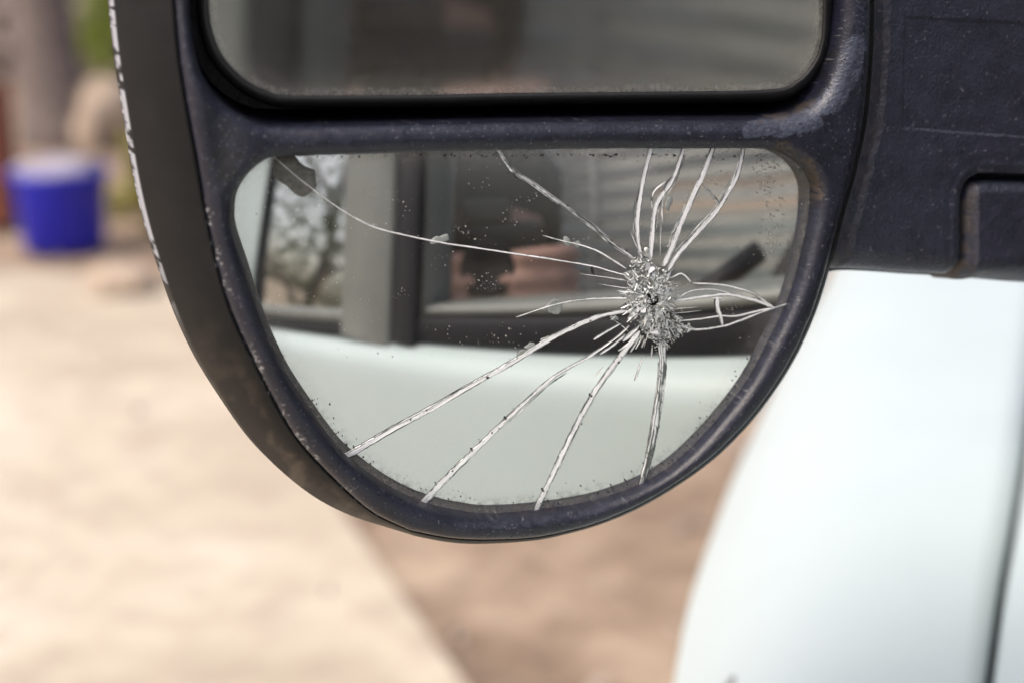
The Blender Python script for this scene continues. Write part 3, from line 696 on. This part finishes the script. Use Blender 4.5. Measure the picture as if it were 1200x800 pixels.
def crack(pts, w0, w1, mt, zup=.00035):
    L = np.linalg.norm(np.diff(np.array(pts, float), axis=0), axis=1).sum()
    n = max(5, int(L / 2.0)); c = spline(pts, n); s_ = np.linspace(0, 1, n)
    Tn = np.gradient(c, axis=0); Tn /= np.linalg.norm(Tn, axis=1, keepdims=True); Nn = np.stack([-Tn[:, 1], Tn[:, 0]], -1)
    so = rng.random() * 200
    wd = (w0 + (w1 - w0) * s_) * .44
    jl = .72 + .56 * fbm(s_ * L * .22 + so, np.full(n, so)); jr = .72 + .56 * fbm(s_ * L * .22 + so + 60, np.full(n, so))
    end = np.minimum(1, np.minimum(s_, 1 - s_) * L / 8 + .25); wd = wd * end
    arc = s_ * L; wide = max(w0, w1) > 3.5
    nz = lambda fr, k: fbm(arc * fr + so + k, np.full(n, so + k * 1.7), 3)
    if not wide:
        cols = [(-1, .2), (-.3, 1.), (.3, 1.), (1, .55)]
    elif mt == 'g':
        cols = [(-1.05, .5), (-.8, .95), (-.55, .30), (-.1, .45), (.2, .85), (.45, .25), (.75, .9), (1.05, .3)]
    else:
        f0 = rng.choice([-1, 1])
        cols = [(-1.1, .25), (-.85, .75), (-.6, 1.), (-.1, 1.05), (.35, 1.), (.55, .75), (.72, .42), (.9, .8), (1.1, .35)]
        if f0 < 0: cols = [(-x, t_) for x, t_ in cols[::-1]]
    rows = []; tone = []
    for i, (x, t_) in enumerate(cols):
        last = i in (0, len(cols) - 1)
        q = c + Nn * (x * wd * (jl if x < 0 else jr))[:, None]
        h = (.00008 if last else zup * (.45 + .6 * nz(.06, 11 * i))) + .00010
        rows.append(to_head(on_glass(q[:, 0], q[:, 1], h)))
        k_ = nz(.05, 5 * i + 3); k2 = nz(.30, 7 * i + 31); mid_ = .35 if (mt == 'w' and abs(x) < .62) else 1.
        tone.append(np.clip(t_ - mid_ * (.9 if mt == 'g' else .75) * sstep(.54, .66, k_) - .6 * mid_ * sstep(.64, .74, k2) + (.5 if mt == 'g' else .2) * sstep(.45, .3, k_), 0, 1.1))
    return loft('crack', np.array(rows), MC[mt], plate, False, False, dict(tone=np.concatenate(tone)), flip=True)
for nm, pts, w0, w1, mt in CR_EDGE: crack(pts, w0, w1, mt)
for pts, w0, w1, mt in CR_IN: crack(pts, w0, w1, mt)
# thin dark and bright hairlines running beside the large cracks
for (nm, pts, w0, w1, mt), so_ in zip([CR_EDGE[i] for i in (2, 3, 4, 5, 7, 8, 9, 10, 0)], (3, -4, -4, 5, -4.5, -4.5, 4, -4, 3)):
    p_ = spline(pts, 30); Tn = np.gradient(p_, axis=0); Tn /= np.linalg.norm(Tn, axis=1, keepdims=True)
    a_, b_ = sorted(rng.choice(np.arange(2, 28), 2, replace=False)); b_ = max(b_, a_ + 10)
    crack((p_ + np.stack([-Tn[:, 1], Tn[:, 0]], -1) * so_)[a_:min(b_, 29)][::2], 1.0, .7, 'g')
# crushed glass at the point of impact
CRUSH = np.array([(749,299),(761,290),(767,313),(779,318),(786,332),(796,341),(790,362),(799,377),(813,385),(786,402),(780,416),(768,412),(769,402),(754,393),(750,377),(737,375),(735,350),(737,324),(742,306)], float)
V, F, TN = [], [], []
n_ = 0
while n_ < 950:
    p = rng.uniform([732, 288], [816, 418]); d_ = sdf(p[None], CRUSH)[0]
    if d_ > 1.0: continue
    n_ += 1
    big = rng.random() < .09; r_ = rng.uniform(3., 6.5) if big else rng.uniform(.7, 2.4)
    k = rng.integers(3, 6); a = np.sort(rng.random(k)) * 2 * np.pi + rng.random() * 6; st = rng.uniform(.35, 1.); th = rng.random() * np.pi
    u_ = np.stack([np.cos(a) * r_, np.sin(a) * r_ * st], -1)
    u_ = u_ @ np.array([[np.cos(th), -np.sin(th)], [np.sin(th), np.cos(th)]])
    base = rng.uniform(.0002, .0010) * (1 if d_ < -6 else .6); gx_, gy_ = rng.normal(0, .00010, 2)
    q = p + u_; hgt = np.clip(base + u_[:, 0] * gx_ + u_[:, 1] * gy_, .0001, .003)
    top = to_head(on_glass(q[:, 0], q[:, 1], hgt)); bot = to_head(on_glass(q[:, 0], q[:, 1], hgt - .0007)); s0 = len(V) 
    V += list(top) + list(bot); F.append(tuple(range(s0, s0 + k)))
    F += [(s0 + i, s0 + k + i, s0 + k + (i + 1) % k, s0 + (i + 1) % k) for i in range(k)]
    TN += [rng.beta(1.5, .8) * (1 if d_ < -3 else .8)] * (2 * k)
for _ in range(120):                                        # flat slivers thrown out from the point of impact
    an = rng.random() * 2 * np.pi; r0 = rng.uniform(8, 40) * (1 + .25 * abs(np.sin(an))); ln = rng.uniform(4, 13); wd_ = rng.uniform(.5, 1.3)
    d1 = np.array([np.cos(an), np.sin(an)]); n1_ = np.array([-d1[1], d1[0]]); p = np.array([767., 350.]) + d1 * r0 + n1_ * rng.normal(0, 2)
    if sdf(p[None], CRUSH)[0] > 3: continue
    q = np.array([p - n1_ * wd_, p + d1 * ln * .6 - n1_ * wd_ * .8, p + d1 * ln, p + n1_ * wd_]); hgt = np.array([.0011, .0009, .0003, .0012])
    s0 = len(V); V += list(to_head(on_glass(q[:, 0], q[:, 1], hgt))); F.append((s0, s0 + 1, s0 + 2, s0 + 3)); TN += [rng.uniform(.55, 1.)] * 4
cg = obj('crushed_glass', V, F, M_crush, plate, False, dict(tone=TN)); cg['kind'] = 'stuff'
# lifted flakes and the bare patch at the corner
def blob(name, cx, cy, rx, ry, mat, zt_=.0005, rot=0., jag=.12, half=None):
    n = 26; a = np.arange(n) / n * 2 * np.pi; so = rng.random() * 50
    rr = 1 + jag * 4 * (fbm(np.cos(a) * 1.5 + so, np.sin(a) * 1.5 + so, 3) - .5)
    rows = []
    for sc_, z in ((1., .00008), (.92, zt_), (.5, zt_ * 1.2), (.02, zt_ * 1.25)):
        x = np.cos(a) * rx * rr * sc_; y = np.sin(a) * ry * rr * sc_
        if half: y = np.minimum(y, half * ry)
        X = cx + x * math.cos(rot) - y * math.sin(rot); Y = cy + x * math.sin(rot) + y * math.cos(rot)
        rows.append(to_head(on_glass(X, Y, z)))
    return loft(name, rows, mat, plate, True)
for cx, cy, rx, ry, hf in [(515,282,11,7,.35),(650,357,11,8,None),(653,364,5,4,None),(665,283,5,5,None),(676,286,4,3.5,None),(623,407,7,5,None),(640,399,9,4,None),(783,239,4,8,None),(736,322,5,5,None),(438,265,4,3,None),(612,413,6,4,None),(720,373,5,3,None)]:
    blob('glass_flake', cx, cy, rx, ry, M_bubble, .0002, rng.normal(0, .3), .28, hf)
cp = resample([(326,187),(321,199),(324,209),(336,217),(346,226),(354,230),(361,226),(369,217),(368,200),(357,196),(351,192),(345,184),(334,183),(326,187)], 41)[:-1]
cc_ = cp.mean(0)
loft('bare_patch', [to_head(on_glass(*(cc_ + (cp - cc_) * k).T, z)) for k, z in ((1.1, .0001), (1.06, .00035), (.6, .0003), (.02, .0003))], M_chip, plate, True)
# specks of dried dirt
def specks(name, gen, n, smin, smax, mat):
    V, F = [], []
    for _ in range(n):
        x, y = gen()
        if sdf(np.array([[x, y]]), LOWER)[0] > -2: continue
        r_ = smin + (smax - smin) * rng.random() ** 2.5; k = 5; a = np.arange(k) / k * 2 * np.pi + rng.random() * 3
        rr = r_ * rng.uniform(.6, 1.2, k); s0 = len(V)
        V += list(to_head(on_glass(x + np.cos(a) * rr, y + np.sin(a) * rr, np.full(k, .00022)))) + [to_head(on_glass(np.array(x), np.array(y), np.array(.00034)))]
        F += [(s0 + i, s0 + (i + 1) % k, s0 + k)[::-1] for i in range(k)]
    o = obj(name, V, F, mat, plate, False); o['kind'] = 'stuff'
def g_streak():
    y = 180 + 120 * rng.random() ** 1.3; c = [888, 899, 912][rng.choice(3, p=[.3, .5, .2])]
    return c + rng.normal(0, 4) + (y - 180) * .06, y
def g_any():
    while True:
        x, y = rng.uniform([275, 180], [945, 420])
        if fbm(np.array(x * .03), np.array(y * .03)) > .48: return x, y
cl = [(rng.uniform(440, 880), rng.uniform(185, 415)) for _ in range(26)]
def g_clump():
    c = cl[rng.integers(len(cl))]; return c[0] + rng.normal(0, 9), c[1] + rng.normal(0, 4)
def g_edge():
    i = rng.integers(150, 262); p = LOWER[i]; v = np.array([640, 380]) - p; v /= np.linalg.norm(v); return tuple(p + v * abs(rng.normal(4, 9)))
specks('dirt_speck', g_streak, 260, .3, 1.3, M_speck); specks('dirt_speck', g_any, 420, .3, 1.0, M_speck); specks('dirt_speck', g_clump, 240, .35, 1.1, M_speck)
specks('dark_speck', g_edge, 300, .3, 1.2, M_speck_d)
def g_top(): return rng.uniform(320, 900), 181 + abs(rng.normal(0, 2.5))
specks('dark_speck', g_top, 200, .4, 1.6, M_speck_d)
def g_line():
    nm, pts, *_ = CR_EDGE[[2, 3, 4, 0][rng.integers(4)]]; p = spline(pts, 60)[rng.integers(60)]; return p[0] + rng.normal(0, 2.2), p[1] + rng.normal(0, 2.2)
V = None
def specks_high(n):
    V, F = [], []
    for _ in range(n):
        x, y = g_line(); r_ = rng.uniform(.5, 1.8); k = 5; a = np.arange(k) / k * 2 * np.pi
        if sdf(np.array([[x, y]]), LOWER)[0] > -2: continue
        rr = r_ * rng.uniform(.6, 1.3, k); s0 = len(V)
        V += list(to_head(on_glass(x + np.cos(a) * rr, y + np.sin(a) * rr, np.full(k, .0007)))); F.append(tuple(range(s0, s0 + k))[::-1])
    o = obj('crack_grit', V, F, M_speck_d, plate, False); o['kind'] = 'stuff'
specks_high(40)

# ---------------------------------------------------- mount arm
ARM = np.array([(955,-150),(1345,-150),(1345,336),(1260,334),(1200,331),(1160,328),(1124,325),(1112,323.5),(1060,321),(1010,317.5),(985,317),(968,319),(950,322)], float)
ARM = np.r_[spline(ARM[1:3], 30)[:-1], spline(ARM[2:], 80), [ARM[0]]]
pa = plane_poly(ARM, -.012)
PAD = spline([(1129,360),(1129,300),(1129,240),(1132,222),(1140,212),(1156,209),(1200,210),(1260,212),(1345,214),(1400,216),(1400,360),(1260,362)], 120, True)
pp = plane_poly(PAD, -.010)
REC = np.array([(1062,20),(1300,33),(1300,168),(1058,150)], float); prr = plane_poly(REC, -.008)
def z_arm(P, dout):
    dp = sdf(P, pp); z = np.full(P.shape[:2], -.0085); z += rnd(dout, .0085, 8., .02)
    z -= .0075 * sstep(.0020, .0002, dp); z -= .0010 * sstep(.009, .002, dp)
    z += .0006 * np.exp(-((dp - .0042) / .0016) ** 2)
    dr = sdf(P, prr); z -= .00045 * sstep(.00035, -.00035, dr)
    px, py = to_px(np.stack([P[..., 0], P[..., 1], np.full(P.shape[:2], -.0085)], -1))
    ridge = seg_d(px, py, [(1020, -60), (1019, 50), (1010, 150), (985, 250), (968, 318)])
    z -= .0010 * sstep(30, 22, ridge + 8 * fbm(px * .06, py * .06))
    z -= .0030 * sstep(9, 0, ridge)
    z += (fbm(P[..., 0] * 300, P[..., 1] * 300, 4) - .5) * .00030
    return z
def a_arm(px, py, V, d):
    n1 = fbm(px * .09, py * .09); n2 = fbm(px * .3, py * .3)
    ridge = seg_d(px, py, [(1020, -60), (1019, 50), (1010, 150), (985, 250), (968, 318)])
    gr = .2 * sstep(26, 20, ridge + 8 * fbm(px * .06, py * .06)) * sstep(.3, .6, n1)
    wear_sheen = .22 * sstep(6, 1, np.abs(seg_d(px, py, [(1122, 330), (1120, 240), (1128, 206), (1150, 200), (1300, 202)]))) * sstep(.4, .6, n2)
    wear_sheen = np.maximum(wear_sheen, .5 * sstep(2.2, .8, seg_d(px, py, [(1060, 150.5), (1300, 168)])) * sstep(.35, .55, n2))  # lower recess edge painted paler, as if catching light from above
    peel = .35 * sstep(12, 0, np.abs(ridge - 24 + 10 * fbm(px * .06, py * .06))) * sstep(.5, .6, n2)
    z = np.zeros_like(px)
    return dict(wear_sheen=wear_sheen, peel=peel, grime=gr, chalk=sstep(.78, .82, n2) * .3)
heightfield('mount_arm', pa, z_arm, M_arm, .00034, .0022, a_arm, at_head(np.array(1100.), np.array(-12.), np.array(0.))[1])
pp2 = plane_poly(spline([(1133,331),(1131.5,290),(1132,240),(1135,224),(1143,214.5),(1158,212),(1200,213),(1260,215),(1345,217),(1348,336),(1200,333),(1160,331)], 140, True), -.010)
def z_pad(P, dout):
    z = np.full(P.shape[:2], -.0088) + rnd(dout, .0045, 8., .02)
    px, py = to_px(np.stack([P[..., 0], P[..., 1], np.full(P.shape[:2], -.0085)], -1))
    z -= .0010 * sstep(18, 12, px - 1131)
    z -= .006 * sstep(298, 334, py) ** 2
    return z + (fbm(P[..., 0] * 300, P[..., 1] * 300, 4) - .5) * .0005
def a_pad(px, py, V, d):
    n2 = fbm(px * .3, py * .3); n1 = fbm(px * .1, py * .1)
    return dict(wear_sheen=.45 * sstep(9, 2, np.abs(py - 219)) * sstep(.35, .6, n2), peel=0 * px, grime=.4 * sstep(1150, 1134, px) * sstep(.35, .6, n1), chalk=0 * px)
heightfield('hinge_cover', pp2, z_pad, M_arm, .00034, .0016, a_pad)
bk = at_head(ARM[:, 0], ARM[:, 1], np.full(len(ARM), -.028))
bk2 = bk.copy(); bk2[:, 2] -= .012; bk3 = bk.mean(0) + (bk - bk.mean(0)) * .85; bk3[:, 2] = bk2[:, 2] - .008
obj('arm_back', np.array([bk, bk2, bk3]).reshape(-1, 3), list(map(tuple, grid_faces(3, len(ARM), True))) + [tuple(2 * len(ARM) + k for k in range(len(ARM)))], M_shell, mirror, attrs=dict(chalk=np.zeros(3 * len(ARM)), peel=np.zeros(3 * len(ARM)), grime=np.zeros(3 * len(ARM))))

# ================================================================== things standing behind, out of focus
def lathe(name, prof, mat, parent, n=48):
    a = np.arange(n) / n * 2 * np.pi
    return loft(name, [np.stack([r * np.cos(a), r * np.sin(a), np.full(n, z)], -1) for r, z in prof], mat, parent, True)
b = gpt(60, 300); sc_ = np.linalg.norm(b - CO) * .0006
RB = 51 * sc_
bucket = thing('bucket', 'round blue plastic bucket holding a white sack on the ground', 'bucket', b + [0, RB, 0])
HB = 2.0 * RB
lathe('bucket_body', [(.01, .0), (RB * .86, .0), (RB * .9, .01), (RB * 1.0, HB * .8), (RB * 1.02, HB * .82), (RB * .98, HB * .82), (RB * .88, .03), (.01, .03)], M_blue, bucket)
lathe('bucket_rim', [(RB * 1.02, HB * .80), (RB * 1.08, HB * .81), (RB * 1.10, HB * .84), (RB * 1.07, HB * .87), (RB * .97, HB * .865), (RB * .96, HB * .81)], M_blue, bucket)
a = np.linspace(.12, np.pi - .12, 24)
tube_obj('bucket_handle', np.stack([RB * 1.08 * np.cos(a), -RB * 1.0 * np.sin(a) * .75, HB * .83 - RB * .9 * np.sin(a) * .55], -1), .006, M_dark, bucket)
def lump(name, c, rx, ry, rz, mat, label, cat, jag=.25, parent=None, group=None):
    bm = bmesh.new(); bmesh.ops.create_icosphere(bm, subdivisions=4, radius=1); so = rng.random() * 40
    for v in bm.verts:
        k = 1 + jag * (fbm(np.array(v.co.x * 1.6 + so), np.array(v.co.y * 1.6 + v.co.z * 1.3 + so)) - .5) * 2
        v.co = Vector((v.co.x * rx * k, v.co.y * ry * k, v.co.z * rz * k))
    o = bobj(name, bm, mat, parent, True); o.location = c; return tag(o, label, cat, group)
lump('sack', b + [-.01, RB, HB * .86], RB * .92, RB * .92, HB * .13, M_white, 'crumpled white sack stuffed into the blue bucket', 'sack', .35)
p = gpt(136, 352); k = np.linalg.norm(p - CO) * .0006
lump('flat_stone', p + [0, .1, .05], 42 * k, 30 * k, 26 * k, M_stone, 'pale flat stone on the road in front of the blue bucket', 'stone')
p = gpt(112, 172); k = np.linalg.norm(p - CO) * .0006
lump('boulder', p + [0, .2, .15], 40 * k, 40 * k, 50 * k, M_stone, 'beige boulder below the green bush behind the bucket', 'boulder', .5)
# grey tree trunk with roots and a fork
p = gpt(48, 172); k = np.linalg.norm(p - CO) * .0006
tr = thing('tree', 'thick grey tree trunk standing behind the blue bucket', 'tree', p + [0, .3, 0])
tube_obj('trunk', [(12 * k, 0, -.1), (9 * k, 0, .1), (2 * k, 0, .4), (0, 0, 1.), (-6 * k, .1, 2.), (-4 * k, .1, 3.2)], np.array([54, 44, 36, 31, 27, 20]) * k, M_bark, tr, 20)
tube_obj('limb', [(0, 0, 1.0), (30 * k, .1, 1.8), (70 * k, .3, 3.0)], np.array([18, 14, 7]) * k, M_bark, tr, 12)
def leaves(name, c, r, n, size, mat, parent, tone=None, clump=24):
    cl_ = [np.array(c) + rng.normal(0, 1, 3) / 1.9 * np.array(r) for _ in range(clump)]
    V = []; TN = []
    for _ in range(n):
        j = rng.integers(clump); p = cl_[j] + rng.normal(0, .22, 3) * np.array(r)
        d = rng.normal(0, 1, 3); d /= np.linalg.norm(d); e = np.cross(d, rng.normal(0, 1, 3)); e /= np.linalg.norm(e)
        s = size * rng.uniform(.6, 1.3); V += [p - d * s, p + e * s * .42, p + d * s, p - e * s * .42]; TN += [np.clip(rng.random() * .6 + .4 * (j / clump), 0, 1)] * 4
    F = np.arange(len(V)).reshape(-1, 4)
    o = obj(name, V, F, mat, parent, False, dict(tone=TN)); return o
leaves('crown', (0, .2, 3.4), (1.5, 1.2, .7), 3500, .09, M_leaf_t, tr)
p = gpt(125, 118); k = np.linalg.norm(p - CO) * .0006
bu = thing('bush', 'bright green bush far behind the bucket', 'bush', p + [.1, .5, 0])
leaves('bush_leaves', (.15, 0, .75), (.46, .4, .55), 2600, .07, M_leaf, bu)
for j in range(5): tube_obj('stem', [(0, 0, 0), (rng.normal(0, .1), rng.normal(0, .1), .4), (rng.normal(0, .3), rng.normal(0, .2), .9)], [.02, .014, .006], M_bark, bu, 7)
p = gpt(178, 262); k = np.linalg.norm(p - CO) * .0006
pl_ = thing('yellow_plant', 'yellow green plant right of the blue bucket at the mirror edge', 'plant', p)
leaves('plant_leaves', (0, 0, .22), (.14, .14, .24), 620, .05, M_leaf_y, pl_, clump=14)
for j in range(6): tube_obj('stem', [(0, 0, 0), (rng.normal(0, .04), rng.normal(0, .04), .2), (rng.normal(0, .08), rng.normal(0, .08), .42)], [.006, .005, .002], M_leaf_y if False else M_bark, pl_, 6)
# brick pier at the left edge
p = gpt(-34, 268); k = np.linalg.norm(p - CO) * .0006
pier = thing('brick_pier', 'orange brick pier at the left edge beside the bucket', 'brick pier', p + [0, .2, 0])
W = 62 * k; nb = 0; brick_me = None
box('mortar', (0, 0, .36), (W * .96, W * .96, .72), plain('mortar', (.30, .26, .22), .95, .2, 20), pier, .002)
for row in range(10):
    for side in range(4):
        for h in range(2):
            if brick_me is None:
                o = box('brick', (0, 0, 0), (W * .48, W * .12, .062), M_brick, pier, .004); brick_me = o.data
            else:
                o = bpy.data.objects.new('brick', brick_me); COL.objects.link(o); o.parent = pier
            off = (h - .5) * W * .5 + (W * .06 if row % 2 else -W * .06) * .6
            q = Matrix.Rotation(side * math.pi / 2, 4, 'Z') @ Matrix.Translation((off, -W * .45, .035 + row * .072))
            o.matrix_local = q
# low rubble wall far behind
wl_ = thing('stone_wall', 'low grey rubble wall across the far ground', 'wall', (-4.4, 14.5, 0))
stone_me = []
for j in range(6):
    bm = bmesh.new(); bmesh.ops.create_icosphere(bm, subdivisions=2, radius=1)
    for v in bm.verts: v.co = Vector((v.co.x * .24, v.co.y * .18, v.co.z * .13)) * (1 + .3 * (random.random() - .5))
    me = bpy.data.meshes.new('stone'); bm.to_mesh(me); bm.free(); me.materials.append(plain('rubble', (.24 + .02 * j, .20 + .02 * j, .18 + .02 * j), .95, .3, 8)); stone_me.append(me)
for row in range(5):
    for j in range(20):
        o = bpy.data.objects.new('stone', stone_me[random.randrange(6)]); COL.objects.link(o); o.parent = wl_
        o.location = ((j - 10) * .44 + (row % 2) * .2, random.uniform(-.05, .05), .1 + row * .2); o.rotation_euler = (0, 0, random.uniform(-.3, .3))
# tree out to the left of the van, seen only in the van's rear pane
for nm_, (x, y), h, lab in (('tree', (-3.9, -4.3), 4.2, 'leafy tree left of the van mirrored in its rear pane'),):
    t2 = thing('tree', lab, 'tree', (x, y, 0))
    tube_obj('trunk', [(0, 0, -.1), (.05, 0, .9), (-.05, .05, 2.), (.1, 0, 3.4)], [.08, .065, .05, .02], M_bark, t2, 12)
    for j in range(6):
        an = j * 1.05; tube_obj('limb', [(0, 0, .9 + .3 * j), (.6 * math.cos(an), .6 * math.sin(an), 1.5 + .3 * j), (1.1 * math.cos(an), 1.1 * math.sin(an), 2.0 + .3 * j)], [.035, .022, .01], M_bark, t2, 8)
    leaves('crown', (0, 0, 2.2), (1.3, 1.3, 1.2), 3000, .05, M_leaf_t, t2, clump=60)

# ================================================================== person inside the cab, and the camera held up
pm, rm = mirror_ray(572, 288)
hp = pm + rm * .57
fw = np.array([-rm[0], -rm[1], 0]); fw /= np.linalg.norm(fw); rt_ = np.cross(fw, [0, 0, 1.])
person = thing('person', 'dark haired person in dark jacket raising a camera inside the van', 'person', (hp[0], hp[1], 0), (rt_, fw, np.array([0, 0, 1.])))
HZ = hp[2]
ps = to_van(hp); print('person in van', ps)
box('seat_back', (ps[0] - .26, ps[1] - .02, HZ - .40), (.13, .44, .56), M_seat, van, .05, Matrix.Rotation(R_(-8), 3, 'Y'))
box('seat_cushion', (ps[0] + .02, ps[1] - .02, HZ - .80), (.5, .44, .14), M_seat, van, .05)
vx, vy = VU @ rt_, VU @ fw; sx_, sy_ = -(VO @ rt_), -(VO @ fw)          # van forward and van inward in the person's own axes
def leg(k, f_, z): return (sx_ * k * .10 + vx * f_, sy_ * k * .10 + vy * f_ - .03, HZ + z)
def remesh_body(name, parts, mat, parent, vox):
    bm = bmesh.new()
    for kind, *a in parts:
        if kind == 'c':          # tapered capsule chain
            P, Rr = a; rows = tube(resample(np.array(P, float), 12), np.interp(np.linspace(0, 1, 12), np.linspace(0, 1, len(Rr)), Rr), 14)
            vv_ = [bm.verts.new(p) for p in rows.reshape(-1, 3)]
            for f in grid_faces(12, 14, True): bm.faces.new([vv_[i] for i in f])
            bm.faces.new([vv_[i] for i in range(14)][::-1]); bm.faces.new([vv_[11 * 14 + i] for i in range(14)])
            for p_, r_ in ((P[0], Rr[0]), (P[-1], Rr[-1])):
                bmesh.ops.create_icosphere(bm, subdivisions=2, radius=r_, matrix=Matrix.Translation(Vector(p_)))
        else:
            c, rad = a
            bmesh.ops.create_icosphere(bm, subdivisions=3, radius=1, matrix=Matrix.Translation(Vector(c)) @ Matrix.Diagonal((*rad, 1)))
    bmesh.ops.recalc_face_normals(bm, faces=bm.faces)
    o = bobj(name, bm, mat, parent, True)
    md = o.modifiers.new('remesh', 'REMESH'); md.mode = 'VOXEL'; md.voxel_size = vox; md.use_smooth_shade = True
    sm = o.modifiers.new('smooth', 'SMOOTH'); sm.factor = .5; sm.iterations = 3
    return o
cz = HZ - .010; cyf = .14                                  # where the camera is held, before the face
parts = [('e', (0, 0, HZ + .02), (.075, .095, .105)), ('e', (0, .03, HZ - .05), (.058, .065, .065)), ('e', (0, .095, HZ - .015), (.014, .022, .028)),
         ('e', (.078, -.005, HZ - .01), (.012, .02, .032)), ('e', (-.078, -.005, HZ - .01), (.012, .02, .032)), ('e', (0, .085, HZ - .062), (.026, .014, .010)),
         ('c', [(0, -.01, HZ - .04), (0, -.02, HZ - .17)], [.055, .058]),
         ('c', [(-.16, -.02, HZ - .22), (0, -.02, HZ - .18), (.16, -.02, HZ - .22)], [.055, .075, .055]),
         ('c', [(0, -.03, HZ - .24), (0, -.04, HZ - .42), (0, -.05, HZ - .60)], [.13, .125, .13]),
         ] + [q_ for k in (-1, 1) for q_ in (('c', [leg(k, 0, -.64), leg(k, .24, -.62), leg(k, .42, -.60)], [.085, .075, .06]), ('c', [leg(k, .42, -.60), leg(k, .46, -1.0)], [.055, .04]), ('c', [leg(k, .44, -1.02), leg(k, .60, -1.03)], [.042, .034]))]
for sx in (-1, 1):
    wr = (sx * .085, cyf - .03, cz - .09)
    parts += [('c', [(sx * .18, -.02, HZ - .23), (sx * .22, .06, HZ - .38), (sx * .20, .10, HZ - .42)], [.052, .046, .042]),
              ('c', [(sx * .20, .10, HZ - .42), wr], [.042, .028]), ('e', (sx * .078, cyf - .01, cz - .045), (.020, .030, .045))]
    for j in range(4):
        z0 = cz - .058 + j * .021; ln = [.050, .060, .064, .056][j]
        parts.append(('c', [(sx * .082, cyf + .018, z0), (sx * .070, cyf + .040, z0 + .003), (sx * (.070 - ln * .6), cyf + .050, z0 + .004), (sx * (.070 - ln * .85), cyf + .046, z0 + .004)], [.0105, .010, .009, .0075]))
    parts.append(('c', [(sx * .075, cyf - .02, cz - .05), (sx * .055, cyf - .036, cz - .02), (sx * .038, cyf - .036, cz + .0)], [.012, .011, .009]))
person_b = remesh_body('body', parts, M_skin, person, .005)
jk = [('c', [(-.17, -.02, HZ - .225), (0, -.02, HZ - .20), (.17, -.02, HZ - .225)], [.068, .085, .068]), ('c', [(0, -.03, HZ - .24), (0, -.04, HZ - .42), (0, -.05, HZ - .64)], [.155, .15, .155])]
for sx in (-1, 1):
    jk += [('c', [(sx * .18, -.02, HZ - .23), (sx * .22, .06, HZ - .38), (sx * .20, .10, HZ - .42)], [.066, .060, .056]), ('c', [(sx * .20, .10, HZ - .42), (sx * .10, cyf - .04, cz - .125)], [.056, .042])]
remesh_body('jacket', jk, M_cloth, person, .008)
remesh_body('trousers', [('c', [leg(k, 0, -.64), leg(k, .24, -.62), leg(k, .42, -.60), leg(k, .455, -.95)], [.10, .088, .072, .056]) for k in (-1, 1)], M_cloth, person, .009)
remesh_body('hair', [('e', (0, -.022, HZ + .05), (.090, .098, .098)), ('e', (0, -.05, HZ - .02), (.088, .07, .10)), ('e', (.075, -.01, HZ + .03), (.022, .05, .06)), ('e', (-.075, -.01, HZ + .03), (.022, .05, .06)), ('e', (0, .045, HZ + .075), (.080, .055, .045)), ('e', (0, .0, HZ + .07), (.096, .098, .075))], M_hair, person, .006)
for sx in (-1, 1):
    bm = bmesh.new(); bmesh.ops.create_uvsphere(bm, u_segments=16, v_segments=10, radius=.012); e_ = bobj('eye', bm, plain('eye', (.5, .48, .45), .2, .1, 30) if sx < 0 else bpy.data.materials['eye'], person, True); e_.location = (sx * .032, .083, HZ + .012)
held = thing('camera', 'black camera held up before the face in the van', 'camera', tuple(np.array([hp[0], hp[1], 0]) + fw * cyf + np.array([0, 0, cz])), (rt_, fw, np.array([0, 0, 1.])))
box('camera_body', (0, .0, .005), (.112, .045, .070), M_black, held, .008); box('viewfinder_hump', (0, 0, .052), (.05, .05, .022), M_black, held, .006)
a = np.arange(32) / 32 * 2 * np.pi
lens = loft('lens_barrel', [np.stack([r_ * np.cos(a), np.full(32, y_), r_ * np.sin(a)], -1) for r_, y_ in ((.024, .02), (.025, .03), (.026, .052), (.024, .054), (.020, .05), (.001, .046))], M_black, held, True)
